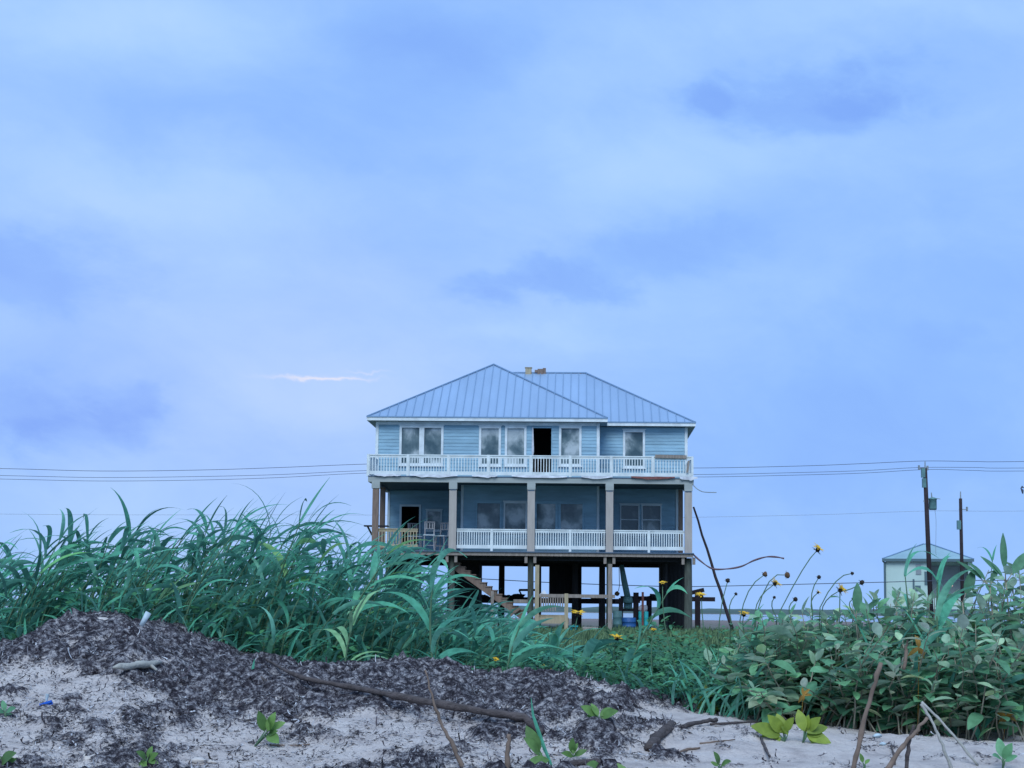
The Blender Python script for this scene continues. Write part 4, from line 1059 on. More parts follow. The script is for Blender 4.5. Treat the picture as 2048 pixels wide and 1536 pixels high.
REED_TOP = [(-120, 1090), (-20, 1095), (0, 1095), (20, 1135), (45, 1125), (70, 1070), (110, 1062), (160, 1065), (230, 1048), (300, 1052), (370, 1040), (450, 1028), (520, 1032), (560, 1045), (610, 1030), (660, 1065), (740, 1090), (790, 1098),
            (830, 1120), (850, 1165), (880, 1190), (910, 1195), (950, 1222), (1000, 1252), (1060, 1278), (1120, 1300), (1180, 1315), (1230, 1328)]
def rt(px):
    return lerp_tab([(a, float(b)) for a, b in REED_TOP], px)[0]
def reeds():
    rnd = random.Random(21); ms, ml = MB(), MB(); n = 0
    for k in range(1050):
        d = rnd.uniform(8.45, 10.8) if k % 3 else rnd.uniform(8.3, 9.0)
        px = rnd.uniform(-130, 1260) if k % 4 else rnd.uniform(850, 1260)
        lim = 1100 if d > 9 else 1260
        if px > lim: continue
        x = P(px, 1200, d).x; z = height(x, d)
        if d < lerp_tab(CREST, x)[0] + .18: continue
        H_ = rnd.uniform(.55, 1.0) if rnd.random() < .6 else rnd.uniform(.2, .6)
        lean = rnd.uniform(5, 130) * (9 / d) * H_
        tx = px + lean
        
        ytop = rt(min(tx, 1230)) + rnd.uniform(2, 34)
        gp = proj((x, d, z))[1]
        ty = gp + (ytop - gp) * H_
        if ty > gp - 25: continue
        top = P(tx, ty, d + rnd.uniform(-.1, .1)); Hh = top.z - z
        if Hh < .12: continue
        reed_stalk(ms, ml, (x, d, z - .03), top, rnd, nl=max(3, int(3 + Hh * 7)), wl=.95 if Hh > .4 else .8, cm=min(.85, max(.12, rnd.gauss(.45, .17))), blade_l=.25 + Hh * .22)
        n += 1
    # low green blades filling the foot of the stand
    for k in range(1500):
        d = rnd.uniform(8.2, 9.6); px = rnd.uniform(-130, 1130); x = P(px, 1200, d).x; 
        if d < lerp_tab(CREST, x)[0] + .06: continue
        z = height(x, d); az = rnd.uniform(-PI, PI); o = Vector((math.cos(az), math.sin(az), 0))
        ml.blade((x, d, z - .01), (o * .35 + Vector((.1, 0, 1))).normalized(), (o + Vector((.6, 0, 0))).normalized(), rnd.uniform(.12, .34), rnd.uniform(.007, .017), rnd.uniform(.8, 2.4), 6, 0, rnd.uniform(.15, .8), rnd.uniform(-1, 1))
    i0 = len(ml.v); off = len(ml.f)
    for f, c in zip(ms.f, ms.c): ml.f.append(tuple(i + i0 for i in f)); ml.m.append(1); ml.c.append(c)
    ml.v += ms.v
    o = ml.build('tall_reed_grass', [M['reed'], M['stem_green']], None, True); tag(o, 'dense stand of tall blue-green grass bending to the right in the wind', 'grass', kind='stuff')
    return n
print('reeds', reeds())

def lone_reed(px, py, d, tx, ty, label, seed, nl=8, wl=1.1, bl=.4, bright=.6, mt='reed'):
    rnd = random.Random(seed); b = P(px, py, d); b.z = height(b.x, d) - .02
    e = empty('reed_plant', b, label, 'grass plant', 'single grass plants standing apart')
    ms, ml = MB(), MB(); reed_stalk(ms, ml, (0, 0, 0), P(tx, ty, d) - b, rnd, nl, wl, bright, .12, bl)
    ms.build('stem', M['stem_green'], e, True); ml.build('foliage', M[mt], e, True)
lone_reed(1150, 1400, 8.1, 1172, 1312, 'broad pale grass plant left of the yellow flower below the landing', 1, 7, 1.5, .34, .75)
lone_reed(1100, 1385, 8.3, 1108, 1310, 'bushy blue-green grass plant at the right end of the reed stand', 2, 8, 1.5, .36, .7)
lone_reed(1235, 1385, 8.0, 1335, 1185, 'leaning pale grass stalk in front of the right stilt', 3, 8, 1.25, .21, .85)
lone_reed(1210, 1392, 8.0, 1270, 1305, 'short broad-leaved grass stalk beside the leaning one', 4, 6, 1.35, .2, .85)
lone_reed(1010, 1362, 8.1, 1040, 1250, 'pale grass stalk crossing the foot of the wooden stairs', 5, 8, 1.3, .36, .75)
lone_reed(870, 1345, 8.2, 868, 1150, 'upright pale grass stalk before the left dark stilt', 6, 8, 1.3, .4, .75)
lone_reed(640, 1345, 8.4, 780, 1105, 'tall bright grass stalk leaning across the left porch railing', 7, 9, 1.3, .42, .65)
lone_reed(520, 1335, 8.5, 600, 1045, 'tallest grass stalk, its tip against the sky left of the house', 8, 9, 1.1, .42, .5)
lone_reed(1905, 1455, 7.6, 1875, 1160, 'pale drooping grass plant among the right hand bushes', 9, 11, 1.5, .36, .85)
lone_reed(1880, 1430, 7.8, 1810, 1150, 'tall grass shoot in front of the far small house', 10, 5, 1.1, .34, .6)
lone_reed(1990, 1350, 8.4, 1985, 1120, 'thin grass tip above the bushes at the right edge', 11, 4, .8, .22, .6)
lone_reed(1500, 1360, 7.9, 1505, 1250, 'small arching grass plant left of the bushes', 12, 5, 1.0, .22, .8)
lone_reed(690, 1348, 8.0, 705, 1250, 'yellow-green grass stalk low in the middle of the stand', 14, 6, 1.0, .3, .8, 'reed_bright')
lone_reed(1830, 1450, 7.5, 1840, 1290, 'broad grass plant low in the middle of the right hand bushes', 16, 7, 1.2, .26, .8)
lone_reed(1480, 1410, 7.7, 1466, 1330, 'small upright grass blade plant at the left foot of the bushes', 17, 4, .9, .18, .8)
lone_reed(1960, 1460, 7.3, 1990, 1380, 'bright broad grass plant low in the right corner', 18, 5, 1.3, .26, .8)
lone_reed(262, 1255, 8.45, 330, 1190, 'bright arching grass tuft right of the seaweed mound top', 15, 8, .9, .34, .7, 'reed_bright')

# ---------------------------------------------------------------- ground cover behind the dune
def ground_cover():
    rnd = random.Random(31); mb = MB()
    def near_leaf(n, d0, d1, p0, p1, hmax, s0, s1):
        for k in range(n):
            d = d0 + (d1 - d0) * rnd.random() ** 1.4; px = rnd.uniform(p0, p1); x = P(px, 1300, d).x
            if d < 9 and d < lerp_tab(CREST, x)[0] + .12: continue
            z = height(x, d); hh = hmax * (.35 + .65 * (.5 + noise.noise(Vector((x * 1.8, d * 1.3, 2))) * 1.2)); 
            h = hh * rnd.random() ** .6
            a = rnd.uniform(0, 2 * PI); el = rnd.uniform(-.3, .9); dd = Vector((math.cos(a) * math.cos(el), math.sin(a) * math.cos(el), math.sin(el)))
            nn = Vector((rnd.uniform(-.6, .6), rnd.uniform(-1, .3), 1)).normalized(); s = rnd.uniform(s0, s1)
            mb.leaf((x, d, z + h), dd, nn, s, s * rnd.uniform(.35, .7), 0, min(.95, max(0, rnd.gauss(.5 + .3 * (h / hmax - .5), .2))), .3, .15)
    near_leaf(13000, 7.6, 11.0, 930, 1700, .20, .016, .038)
    near_leaf(12000, 8.1, 12.0, 1215, 1720, .37, .018, .044)
    near_leaf(2500, 8.6, 10.5, 1000, 1230, .24, .018, .04)
    near_leaf(9000, 11, 20, 880, 1750, .22, .03, .07)
    near_leaf(6000, 8.3, 14, -60, 1000, .22, .02, .05)
    o = mb.build('vine_ground_cover', M['vine'], None, True); tag(o, 'low dark green leafy ground cover behind the dune crest', 'ground cover', kind='stuff')
    mb = MB()
    for k in range(26000):
        d = 18 + 70 * rnd.random() ** .8; px = rnd.uniform(650, 2150); x = P(px, 1250, d).x; z = height(x, d)
        cl = noise.noise(Vector((x * .5, d * .25, 7)))
        if cl < -.2 and rnd.random() < .7: continue
        a = rnd.uniform(0, 2 * PI); h = rnd.uniform(.10, .30) * (1 + cl) * (1.0 if d < 60 else .8)
        t = Vector((math.cos(a), math.sin(a), 0)) * rnd.uniform(.012, .035) * (1 + d / 60); lean = Vector((rnd.uniform(-.1, .22), rnd.uniform(-.1, .1), h))
        p = Vector((x, d, z - .02)); mb.face([p - t, p + t, p + lean], 0, rnd.uniform(.1, .95))
    o = mb.build('field_grass', M['fieldgrass'], None); tag(o, 'rough green field grass between the dune and the house', 'grass', kind='stuff')
ground_cover()

# ---------------------------------------------------------------- broad-leaved bushes on the right
BUSH_TOP = [(1380, 1320), (1430, 1275), (1480, 1242), (1530, 1218), (1600, 1214), (1660, 1212), (1700, 1203), (1740, 1182), (1790, 1180), (1850, 1172), (1900, 1160), (1940, 1148), (1980, 1135), (2048, 1112), (2200, 1100)]
def bt(px): return lerp_tab([(a, float(b)) for a, b in BUSH_TOP], px)[0]
def bush(px, d, spread, nst, label, seed, lsz=1.0, low=0):
    rnd = random.Random(seed); b = P(px, 1400, d); b.z = height(b.x, d) - .01
    e = empty('dune_bush', b, label, 'bush', 'broad-leaved bushes on the dune')
    ms, ml = MB(), MB()
    for k in range(nst):
        tx = px + rnd.uniform(-1, 1) * spread * 1.0; yt = bt(tx) + low; fr = rnd.random() ** .40 if rnd.random() < .75 else rnd.uniform(.05, .6)
        dd = d + rnd.uniform(-.35, .5); gb = proj((b.x, d, b.z))[1]
        top = P(tx, gb + (yt + 4 - gb) * (.20 + .80 * fr), dd) - b; bs = Vector((rnd.uniform(-.12, .12) + top.x * .35, rnd.uniform(-.1, .1), 0))
        bs.z = height(b.x + bs.x, d + bs.y) - b.z
        pts = [bs.lerp(top, i / 5) + Vector((rnd.uniform(-.015, .015), 0, .03 * math.sin(i / 5 * PI))) for i in range(6)]
        ms.tube(pts, [.0038, .0035, .003, .0027, .0023, .0016], 5, 0, .5, cap=False)
        H = (top - bs).length; nl = int(7 + H * 22); ph = rnd.uniform(0, 6)
        for j in range(nl):
            t = .18 + .82 * (j / nl); i = min(4, int(t * 5)); p = pts[i].lerp(pts[i + 1], t * 5 - i); ph += 2.4
            tip = t > .86; a = ph + rnd.uniform(-.5, .5); el = rnd.uniform(-.25, .55) if not tip else rnd.uniform(.2, 1.2)
            dr = Vector((math.cos(a) * math.cos(el), math.sin(a) * math.cos(el), math.sin(el)))
            nn = (Vector((rnd.uniform(-.5, .5), rnd.uniform(-.5, .5), 1)) + dr * -.2).normalized()
            s = lsz * (rnd.uniform(.045, .108) if not tip else rnd.uniform(.035, .075))
            c = min(.93, max(.0, rnd.gauss(.52, .22))) if rnd.random() > .035 else rnd.uniform(.93, 1)
            if tip and rnd.random() < .3: c = min(.9, c + .3)
            pale = 1 if rnd.random() < (.55 if tip else .10) else 0
            if rnd.random() < .12: s *= 1.3
            ml.leaf(p + dr * .008, dr, nn, s, s * rnd.uniform(.42, .68), pale, c, rnd.uniform(.05, .4), rnd.uniform(.1, .35))
    ms.build('stems', M['stem_tan'], e, True); ml.build('foliage', [M['croton'], M['croton_pale']], e, True)
bush(2010, 7.9, 120, 52, 'tallest grey-green bush at the right edge', 101, 1.05)
bush(1880, 8.2, 110, 42, 'bush below the two utility poles', 102)
bush(1740, 7.8, 90, 34, 'bush under the curling grass blade left of the far house', 103)
bush(1630, 7.75, 85, 30, 'bush under the tallest yellow flower', 104)
bush(1525, 7.8, 70, 24, 'leftmost grey-green bush of the thicket', 105)
bush(1560, 7.45, 85, 22, 'low front bush on the sand left of the bare stalks', 106, .95, 70)
bush(1700, 7.4, 90, 22, 'low front bush behind the bare stalks', 107, .95, 75)
bush(1850, 7.4, 95, 24, 'low front bush in the middle of the right side', 108, .95, 80)
bush(1985, 7.35, 85, 26, 'low front bush in the right corner', 109, .95, 95)
bush(2130, 7.6, 90, 20, 'bush cut off by the right edge', 110, 1.0, 30)
bush(1450, 7.9, 50, 12, 'small sparse bush at the left end of the thicket', 111, .8, 25)

def bush_grass():
    rnd = random.Random(77); ml = MB()
    for k in range(750):
        d = rnd.uniform(7.45, 8.7); px = rnd.uniform(1290, 2150) if k % 3 else rnd.uniform(1180, 1500); x = P(px, 1300, d).x; z = height(x, d)
        if d < lerp_tab(CREST, x)[0] + .1: continue
        gp = proj((x, d, z))[1]; lim = bt(px) + 12 if px > 1400 else 1300
        hh = (gp - lim) / F_PX * d * rnd.uniform(.35, 1.0)
        if hh < .05: continue
        az = rnd.uniform(-PI, PI); o = Vector((math.cos(az), math.sin(az), 0))
        ml.blade((x, d, z - .01), (o * .3 + Vector((.12, 0, 1))).normalized(), (o + Vector((.7, 0, 0))).normalized(), hh * 1.25, rnd.uniform(.006, .020), rnd.uniform(.6, 2.0), 8, 0, rnd.uniform(.25, .9), rnd.uniform(-1, 1))
    o = ml.build('bush_grass', M['reed'], None, True); tag(o, 'blue-green grass blades growing up between the right hand bushes', 'grass', kind='stuff')
bush_grass()

def big_leaf_shoot():
    rnd = random.Random(5)
    for (px, py, leaves, lab) in (((2012), 1165, [(1975, 1118, .055, 8), (2048, 1112, .085, 170), (1990, 1128, .035, 20), (2005, 1082, .06, 95)], 'shoot with big dark oval leaves against the sky at the right edge'),
                                  (1980, 1175, [(1950, 1130, .06, 100), (1930, 1125, .055, 140), (1992, 1140, .05, 40)], 'shoot with a folded oval leaf left of the right edge shoot'),
                                  (1712, 1245, [(1716, 1178, .085, 90), (1750, 1200, .06, 45), (1690, 1222, .06, 150)], 'shoot with one dark upright oval leaf left of the curling grass blade'),
                                  (1925, 1205, [(1945, 1150, .09, 50), (1900, 1190, .06, 120)], 'shoot with a long dark leaf crossing the second utility pole')):
        d = 7.75; top = P(px, py, d); b = Vector((top.x, d, height(top.x, d)))
        e = empty('bush_shoot', b, lab, 'shoot', 'leafy shoots above the bushes')
        ms, ml = MB(), MB(); t = top - b; ms.tube([Vector((0, 0, 0)), t * .5 + Vector((.02, 0, 0)), t], [.006, .005, .003], 5)
        for x, y, s, ang in leaves:
            q = P(x, y, d) - b; dr = (q - t); ms.tube([t, t + dr * .35], [.0025, .002], 4)
            ml.leaf(t + dr * .3, dr.normalized(), Vector((rnd.uniform(-.4, .4), -.75, .7)).normalized(), max(s, dr.length * .9), s * .5, 0, rnd.uniform(.15, .45), .2, .2)
        ms.build('stem', M['stem_tan'], e, True); ml.build('foliage', M['croton'], e, True)
big_leaf_shoot()

# ---------------------------------------------------------------- sunflowers
def flower(hx, hy, bx, by, d, kind, size, label, mid=None, side=None):
    b = P(bx, by, d); b.z = height(b.x, d) if by > 1330 else b.z
    b.z = min(b.z, height(b.x, d) + .0) if by > 1330 else b.z
    base = Vector((b.x - .02, d, height(b.x, d)))
    e = empty('dune_sunflower', base, label, 'flower', 'dune sunflowers')
    size *= 1.18; h = P(hx, hy, d) - base; lb = b - base; rnd = random.Random(int(hx * 7 + hy))
    m0 = P(*(mid if mid else ((hx * .45 + bx * .55) - 14, (hy * .5 + by * .5) - 6)), d) - base
    ms = MB(); pts = [Vector((0, 0, 0)), lb * 1.0] if lb.length > .03 else [Vector((0, 0, 0))]
    for t in (.25, .5, .75, 1): p = (lb * (1 - t) ** 2 + m0 * 2 * t * (1 - t) + h * t * t); pts.append(p)
    ms.tube(pts, [.0028] + [.0024] * (len(pts) - 2) + [.0018], 5); st = ms.build('stem', M['stem_green'], e, True)
    ml = MB()
    for k in range(5):
        p = pts[0].lerp(pts[1], .35 + .15 * k); a = rnd.uniform(0, 6.28); ml.leaf(p, (math.cos(a), math.sin(a), .3), (0, -.3, 1), .05, .025, 0, rnd.random() * .7, .3)
    ml.build('foliage', M['croton'], e, True)
    dr = (pts[-1] - pts[-2]).normalized(); r = size
    mh = MB(); mh.blob(h + dr * r * .3, r * (.62 if kind != 'yellow' else .44), seed=hx, rough=.18, nu=9, nv=6)
    for k in range(9):
        a = 2 * PI * k / 9; s1 = dr.orthogonal().normalized(); s2 = dr.cross(s1); o = s1 * math.cos(a) + s2 * math.sin(a)
        mh.leaf(h + o * r * .3, (o + dr * .25), dr, r * .75, r * .3, 0, .3, .3)
    hd = mh.build('flower_head', M['head_dark'] if kind != 'brown' else M['head_brown'], e, True)
    if kind == 'yellow':
        mp = MB(); up = (dr * 1.0 + Vector((0, -.42, .25))).normalized(); s1 = up.orthogonal().normalized(); s2 = up.cross(s1)
        for k in range(15):
            a = 2 * PI * k / 15 + rnd.uniform(-.15, .15); o = s1 * math.cos(a) + s2 * math.sin(a)
            mp.leaf(h + dr * r * .55 + o * r * .25, (o + up * rnd.uniform(.25, .9)), up, r * rnd.uniform(.75, 1.15), r * .42, 0, rnd.random(), .35, .1)
        mp.build('petals', M['petal'], hd, True)
FL = [(1633, 1102, 1560, 1222, 'yellow', .021, 'highest yellow sunflower on a long stem', (1612, 1120)), (1548, 1169, 1510, 1225, 'yellow', .019, 'small yellow sunflower right under a pair of brown seed heads', None), (1678, 1182, 1643, 1226, 'yellow', .021, 'yellow sunflower in the middle of the right group', None),
      (1635, 1186, 1625, 1225, 'yellow', .010, 'tiny half closed yellow flower under a dark seed head', None), (1487, 1232, 1500, 1290, 'yellow', .017, 'pale yellow flower low at the left end of the bushes', None), (1403, 1196, 1420, 1330, 'yellow', .018, 'drooping yellow flower beside the right stilts', (1402, 1240)),
      (1155, 1232, 1152, 1360, 'yellow', .022, 'yellow sunflower in front of the landing', None), (1232, 1282, 1235, 1370, 'yellow', .023, 'yellow sunflower low in the grass in front of the machine', None), (1090, 1342, 1088, 1372, 'yellow', .019, 'yellow flower near the seaweed edge left of the pale plant', None),
      (990, 1322, 992, 1362, 'yellow', .012, 'small orange flower among the grass left of the pale plant', None), (1325, 1170, 1350, 1330, 'yellow', .014, 'thin faded flower against the dark right store', (1322, 1250)), (1307, 1262, 1312, 1360, 'yellow', .010, 'tiny yellow flower right of the leaning grass stalk', None),
      (1455, 1163, 1437, 1330, 'dark', .014, 'leftmost dark seed head beside the leaning pole', (1432, 1230)), (1528, 1150, 1480, 1240, 'brown', .015, 'brown seed head, left one of a pair', (1490, 1170)), (1572, 1150, 1512, 1232, 'brown', .017, 'brown seed head, right one of a pair, on an arched stem', (1535, 1135)),
      (1637, 1156, 1625, 1222, 'dark', .012, 'dark seed head straight above the tiny yellow flower', None), (1703, 1147, 1640, 1215, 'dark', .010, 'small dark seed head at the end of an arched stem', (1672, 1145)), (1722, 1166, 1680, 1183, 'dark', .015, 'dark seed head right of the middle yellow flower', (1705, 1180)),
      (1471, 1189, 1462, 1240, 'dark', .009, 'tiny dark seed head next to the leaning pole foot', None), (1548, 1196, 1553, 1235, 'dark', .009, 'small dark bud low between two stems', None), (1589, 1200, 1582, 1235, 'dark', .013, 'dark seed head just above the bushes', None), (1705, 1199, 1706, 1225, 'dark', .009, 'tiny dark seed head above the right bush', None)]
for i, (hx, hy, bx, by, kd, sz, lab, mid) in enumerate(FL): flower(hx, hy, bx, by, 7.9 + .03 * (i % 5) if hx > 1300 else 8.15, kd, sz, lab, mid)

# dead orange leaves caught in the bushes
for i, (px, py, s, lab) in enumerate(((1838, 1295, .05, 'withered orange leaf cluster in the middle bush'), (1606, 1390, .035, 'withered orange leaf low in the front bush'), (2012, 1432, .045, 'rusty withered leaf in the right corner bush'))):
    rnd = random.Random(i); q = P(px, py, 7.25); m = MB()
    for k in range(5):
        a = rnd.uniform(0, 6.28); m.leaf(q, (math.cos(a), -.3, math.sin(a)), (0, -1, .4), s * rnd.uniform(.6, 1), s * .35, 0, rnd.uniform(.2, .8), .6, .4)
    m.tube([q, Vector((q.x, 7.3, height(q.x, 7.3)))], .0015, 4)
    thing(m, 'withered_leaf', 'dryleaf', lab, 'leaf', 'withered leaves', True)

# ---------------------------------------------------------------- sticks and dead stalks
def on_ground(px, py):
    """where the line of sight through (px, py) meets the sand"""
    r = ray(px, py); d = 5.0
    while d < 10:
        q = r * (d / r.y)
        if q.z <= height(q.x, d) + .004: return q
        d += .01
    return r * (7.0 / r.y)
def stick(pts, rad, label, mt='drift', cat='stick', name='stick', group='sticks and dead stalks on the sand', n=7, standing=False, d0=None):
    out = []
    b = on_ground(*pts[0][:2]) if d0 is None else P(pts[0][0], pts[0][1], d0)
    for p in pts:
        q = P(p[0], p[1], b.y if len(p) < 3 else p[2]) if standing else on_ground(p[0], p[1]) + Vector((0, 0, p[2] if len(p) > 2 else rad[0] * .7))
        out.append(q)
    fine = []; rr = []; rnd = random.Random(int(pts[0][0]))
    for i in range(len(out) - 1):
        for k in range(5):
            t = k / 5; fine.append(out[i].lerp(out[i + 1], t) + Vector((rnd.uniform(-1, 1), 0, rnd.uniform(-1, 1))) * rad[0] * .35); rr.append((rad[i] + (rad[i + 1] - rad[i]) * t) * rnd.uniform(.78, 1.2))
    fine.append(out[-1]); rr.append(rad[-1])
    m = MB(); m.tube(fine, rr, n); return thing(m, name, mt, label, cat, group, True)
stick([(528, 1343, 0.056), (570, 1372, 0.061), (612, 1392, 0.066), (700, 1410, 0.068), (790, 1428, 0.068), (880, 1445, 0.066), (970, 1458, 0.062), (1050, 1468, 0.056), (1085, 1478, .02)], [.004, .007, .010, .012, .0135, .0145, .0135, .015, .011], 'long dark driftwood branch lying across the seaweed', name='driftwood_branch', cat='branch')
stick([(485, 1352, .03), (510, 1364, .03), (535, 1378, .03)], [.006, .007, .006], 'short twig left of the long driftwood branch')
stick([(925, 1538), (905, 1490), (882, 1448), (866, 1400), (850, 1340)], [.009, .0075, .006, .004, .003], 'thin dark stalk rising in front of the driftwood branch', standing=True, mt='stalk_brown')
stick([(1015, 1545), (1016, 1500), (1018, 1468)], [.010, .009, .007], 'short brown peg standing at the bottom of the sand', standing=True, mt='stalk_brown')
stick([(1296, 1503), (1318, 1480), (1342, 1456)], [.020, .018, .017], 'short thick broken driftwood stub on the right sand', name='driftwood_stub', cat='driftwood')
stick([(1292, 1502, .01), (1340, 1466, .012), (1400, 1450, .012), (1432, 1446, .012)], [.008, .008, .008, .010], 'curved thin branch behind the thick driftwood stub')
stick([(1318, 1452), (1335, 1451), (1345, 1455)], [.003, .003, .003], 'tiny dark twig on the thick stub')
stick([(1420, 1450), (1470, 1447), (1530, 1445)], [.004, .005, .003], 'thin twig at the foot of the left bush')
stick([(1705, 1545), (1722, 1470), (1742, 1390), (1762, 1325)], [.0095, .009, .008, .0072], 'tall pale brown stalk broken off square at the top', standing=True, mt='stalk_brown')
stick([(1768, 1462), (1778, 1415), (1795, 1368), (1808, 1315)], [.006, .006, .006, .006], 'whitish stalk standing beside the brown stalk', standing=True, mt='drift_pale')
stick([(1808, 1340), (1812, 1300), (1815, 1280)], [.008, .006, .004], 'short grey twig tip above the whitish stalk', standing=True, mt='stalk_brown', d0=7.2)
stick([(1770, 1545), (1800, 1500), (1830, 1465), (1855, 1435)], [.009, .008, .007, .006], 'leaning brown stalk at the bottom of the right side', standing=True, mt='stalk_brown')
stick([(1812, 1545), (1818, 1490), (1828, 1450)], [.008, .007, .005], 'small grey stalk beside the leaning brown one', standing=True, mt='drift')
stick([(1905, 1545), (1885, 1490), (1862, 1440), (1842, 1408)], [.006, .006, .0055, .005], 'pale crooked stalk leaning left, front one of two', standing=True, mt='drift_pale')
stick([(1955, 1530), (1915, 1480), (1875, 1435), (1843, 1404)], [.005, .005, .005, .005], 'pale crooked stalk leaning left, hind one of two', standing=True, mt='drift_pale')
stick([(1522, 1478), (1530, 1496), (1540, 1520)], [.006, .006, .004], 'little pale stick lying on bare sand')
stick([(1782, 1490), (1788, 1512), (1790, 1530)], [.004, .004, .003], 'slim pale stick at the bottom right')
stick([(1400, 1488), (1435, 1484), (1470, 1480)], [.003, .0035, .002], 'very thin dark twig on the bare sand', mt='stalk_brown')
stick([(1345, 1510), (1375, 1500), (1400, 1497)], [.004, .005, .003], 'reddish brown twig under the thick stub', mt='stalk_brown')
stick([(540, 1492), (580, 1494), (620, 1490)], [.004, .005, .003], 'flat brown twig right of the left seedling', mt='stalk_brown')
stick([(1130, 1537), (1180, 1530), (1240, 1536)], [.012, .014, .010], 'dark piece of wood at the bottom edge', mt='drift')
stick([(1255, 1440), (1280, 1450), (1300, 1455)], [.004, .006, .004], 'short brown bark strip near the broken stub', mt='stalk_brown')
# pale log on the mound
m = MB(); a = on_ground(225, 1364); b = on_ground(322, 1351); a.z += .02; b.z += .05; a.z += .035
pts = [a.lerp(b, i / 8) + Vector((0, 0, .003 * math.sin(i * 1.9))) for i in range(9)]; m.tube(pts, [.004, .012, .015, .012, .014, .016, .014, .011, .004], 9)
m.tube([pts[6], pts[6] + Vector((.035, -.03, -.02))], [.010, .005], 6); thing(m, 'driftwood_log', 'drift_pale', 'white weathered driftwood lying on the seaweed mound', 'driftwood', smooth=True)
# litter
q = on_ground(92, 1413); m = MB(); m.bar(q + Vector((-.024, 0, .006)), q + Vector((.022, .01, .012)), .016, .009); m.bar(q + Vector((-.01, 0, .010)), q + Vector((.020, .0, .020)), .012, .008)
o = thing(m, 'blue_litter', 'blue_litter', 'small bright blue plastic scrap on the left sand', 'litter')
m = MB(); m.tube([q + Vector((0, 0, .02)), q + Vector((.004, 0, .045))], [.004, .007], 6); m.build('spout', M['white_plastic'], o)
q = on_ground(287, 1246); m = MB(); m.tube([q + Vector((-.012, .02, -.01)), q + Vector((.014, .02, .040))], [.009, .012], 12); thing(m, 'plastic_cup', 'white_plastic', 'tilted white plastic cup stuck behind the mound top', 'cup', smooth=True)
q = on_ground(195, 1248); m = MB(); m.blob(q + Vector((0, .03, .004)), .045, seed=8, sq=(1.6, .8, .5)); thing(m, 'sand_lump', 'shell', 'pale sand lump on top of the seaweed mound', 'sand lump', smooth=True)
for px, py, r, lab, mt in ((397, 1525, .018, 'round white shell at the bottom left', 'shell'), (178, 1522, .022, 'pinkish shell left of the small bottom plant', 'shell'), (25, 1376, .010, 'small white pebble at the left edge', 'shell'), (1755, 1474, .013, 'white scrap on the sand beside the whitish stalk', 'white_plastic'), (1765, 1490, .010, 'little white scrap below the other one', 'white_plastic'), (30, 1522, .02, 'pale shell pile in the bottom left corner', 'shell'),
                       (425, 1527, .012, 'tiny pale shell right of the round white shell', 'shell'), (540, 1362, .02, 'yellowish foam lump beside the branch tip', 'shell')):
    q = on_ground(px, py); m = MB(); m.blob(q + Vector((0, 0, r * .35)), r, seed=px, rough=.4, sq=(1.3, 1, .6)); thing(m, 'shell' if mt == 'shell' else 'litter_scrap', mt, lab, 'shell' if mt == 'shell' else 'litter', 'shells and scraps on the sand', True)

# ---------------------------------------------------------------- seedlings on the sand
def seedling(bx, by, leaves, label, mt='seedling', c=.55, w=.55):
    b = on_ground(bx, by); e = empty('beach_seedling', b, label, 'seedling', 'seedlings on the sand'); rnd = random.Random(bx)
    ms, ml = MB(), MB()
    for (x0, y0, x1, y1) in leaves:
        p = P(x0, y0, b.y + rnd.uniform(-.01, .02)) - b; q = P(x1, y1, b.y - rnd.uniform(-.03, .05)) - b; d = q - p
        ms.tube([Vector((0, 0, -.005)), p * .5 + Vector((.002, 0, 0)), p], [.003, .0025, .002], 5)
        ml.leaf(p, d, Vector((rnd.uniform(-.5, .5), -.9, .6)).normalized(), d.length * 1.15, d.length * w, 0, min(.92, c + rnd.uniform(-.25, .3)), rnd.uniform(.1, .3), .2)
    ms.build('stem', M['stem_green'], e, True); ml.build('foliage', M[mt], e, True)
seedling(508, 1492, [(530, 1462, 520, 1430), (535, 1462, 545, 1430), (538, 1460, 564, 1445), (536, 1468, 552, 1480), (540, 1465, 535, 1440), (535, 1470, 550, 1462)], 'light green seedling with oval leaves beside a bare sand patch on the left')
seedling(1200, 1462, [(1195, 1432, 1172, 1414), (1196, 1432, 1186, 1408), (1200, 1432, 1222, 1416), (1202, 1434, 1228, 1422), (1203, 1440, 1206, 1462), (1195, 1436, 1178, 1430), (1200, 1436, 1215, 1444)], 'pale green seedling growing from the dark seaweed heap in the middle')
seedling(1148, 1520, [(1146, 1508, 1144, 1482), (1148, 1512, 1170, 1500), (1146, 1508, 1152, 1488), (1146, 1512, 1130, 1505)], 'small upright seedling in front of the dark seaweed heap')
seedling(1092, 1538, [(1078, 1505, 1058, 1462), (1080, 1510, 1062, 1480), (1098, 1520, 1062, 1522), (1085, 1512, 1070, 1500)], 'seedling with broad leaves under the upright grass blade')
seedling(1205, 1545, [(1200, 1532, 1182, 1526), (1205, 1532, 1215, 1522), (1208, 1534, 1235, 1532), (1210, 1535, 1250, 1538), (1200, 1535, 1190, 1540)], 'seedling cut by the bottom edge in the middle')
seedling(1568, 1482, [(1560, 1470, 1512, 1452), (1560, 1470, 1532, 1468), (1556, 1478, 1520, 1480), (1566, 1465, 1545, 1438), (1570, 1462, 1582, 1440), (1575, 1470, 1566, 1450), (1562, 1475, 1535, 1488), (1570, 1468, 1556, 1432)], 'left one of two bright lime green seedlings', 'lime', .7, .6)
seedling(1605, 1484, [(1608, 1462, 1598, 1425), (1612, 1462, 1632, 1440), (1614, 1465, 1650, 1452), (1612, 1470, 1655, 1480), (1612, 1468, 1640, 1465), (1610, 1464, 1612, 1438), (1614, 1472, 1648, 1492)], 'right one of two bright lime green seedlings', 'lime', .65, .6)
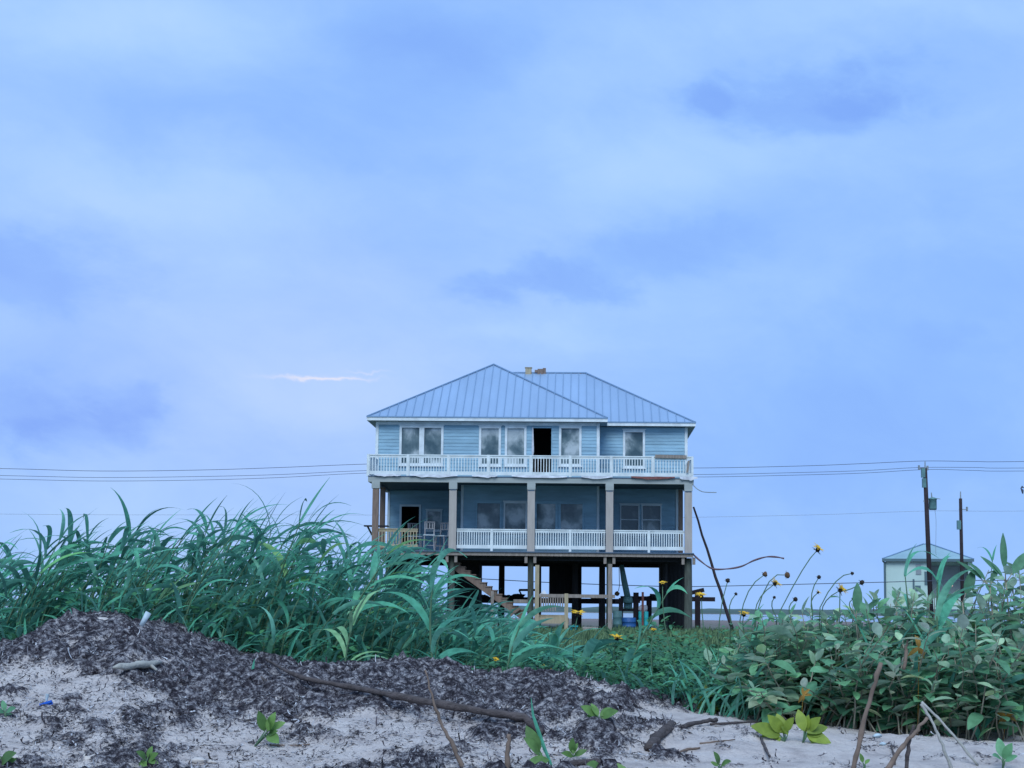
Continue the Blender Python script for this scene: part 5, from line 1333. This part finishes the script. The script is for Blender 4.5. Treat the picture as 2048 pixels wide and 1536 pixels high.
seedling(1412, 1425, [(1410, 1398, 1376, 1398), (1412, 1396, 1412, 1372), (1414, 1400, 1398, 1412), (1416, 1404, 1436, 1416), (1416, 1410, 1430, 1430), (1412, 1398, 1424, 1378)], 'lime green plant where the ground cover meets the sand', 'lime', .5, .5)
seedling(293, 1538, [(290, 1522, 275, 1530), (292, 1518, 282, 1504), (295, 1515, 302, 1496), (297, 1520, 312, 1524), (292, 1522, 284, 1536), (296, 1522, 310, 1508)], 'tiny green seedling at the bottom left')
seedling(12, 1440, [(8, 1425, -8, 1418), (10, 1422, 6, 1402), (12, 1424, 26, 1416), (12, 1430, 30, 1432)], 'dim green seedling at the left edge', 'croton', .6)
seedling(2, 1545, [(0, 1530, 14, 1506), (2, 1532, 22, 1518), (0, 1528, -8, 1508)], 'green leaf tuft in the bottom left corner')
seedling(2005, 1535, [(2005, 1515, 1998, 1480), (2008, 1518, 2020, 1492), (2004, 1520, 1992, 1508), (2010, 1522, 2030, 1512)], 'grey-green seedling in the bottom right corner', 'croton', .7)
seedling(1440, 1545, [(1438, 1530, 1434, 1508), (1442, 1532, 1452, 1520), (1436, 1532, 1424, 1524)], 'small seedling cut by the bottom edge on bare sand')
seedling(1728, 1540, [(1726, 1525, 1722, 1510), (1730, 1528, 1738, 1518)], 'very small green sprout at the foot of the brown stalk')
seedling(2040, 1470, [(2036, 1440, 2010, 1425), (2040, 1440, 2048, 1405), (2038, 1450, 2020, 1460), (2042, 1448, 2060, 1440)], 'broad leaf sprout against the right edge', 'croton', .7)
# grass blade standing on the sand
def sand_blade(pts, w, label, mt='reed'):
    b = on_ground(*pts[0]); m = MB(); prev = None; n = len(pts)
    q = [P(x, y, b.y) for x, y in pts]; fine = []
    for i in range(n - 1):
        for k in range(4): fine.append(q[i].lerp(q[i + 1], k / 4))
    fine.append(q[-1]); N_ = len(fine)
    for i, p in enumerate(fine):
        t = i / (N_ - 1); ww = w * min(1, .5 + t * 2) * (1 - max(0, (t - .45) / .55) ** 1.6) + .0006
        cur = (p + Vector((-ww, 0, 0)), p + Vector((0, -ww * .5, 0)), p + Vector((ww, 0, 0)))
        if prev:
            m.face([prev[0], prev[1], cur[1], cur[0]], 0, .6); m.face([prev[1], prev[2], cur[2], cur[1]], 0, .6)
        prev = cur
    thing(m, 'grass_blade', mt, label, 'grass blade', 'single grass blades on the sand', True)
sand_blade([(1105, 1535), (1090, 1500), (1076, 1460), (1066, 1430), (1062, 1395)], .006, 'single upright grass blade over the sand in the middle')
sand_blade([(505, 1358), (506, 1335), (509, 1318)], .005, 'short grass blade on the seaweed slope left of the branch')
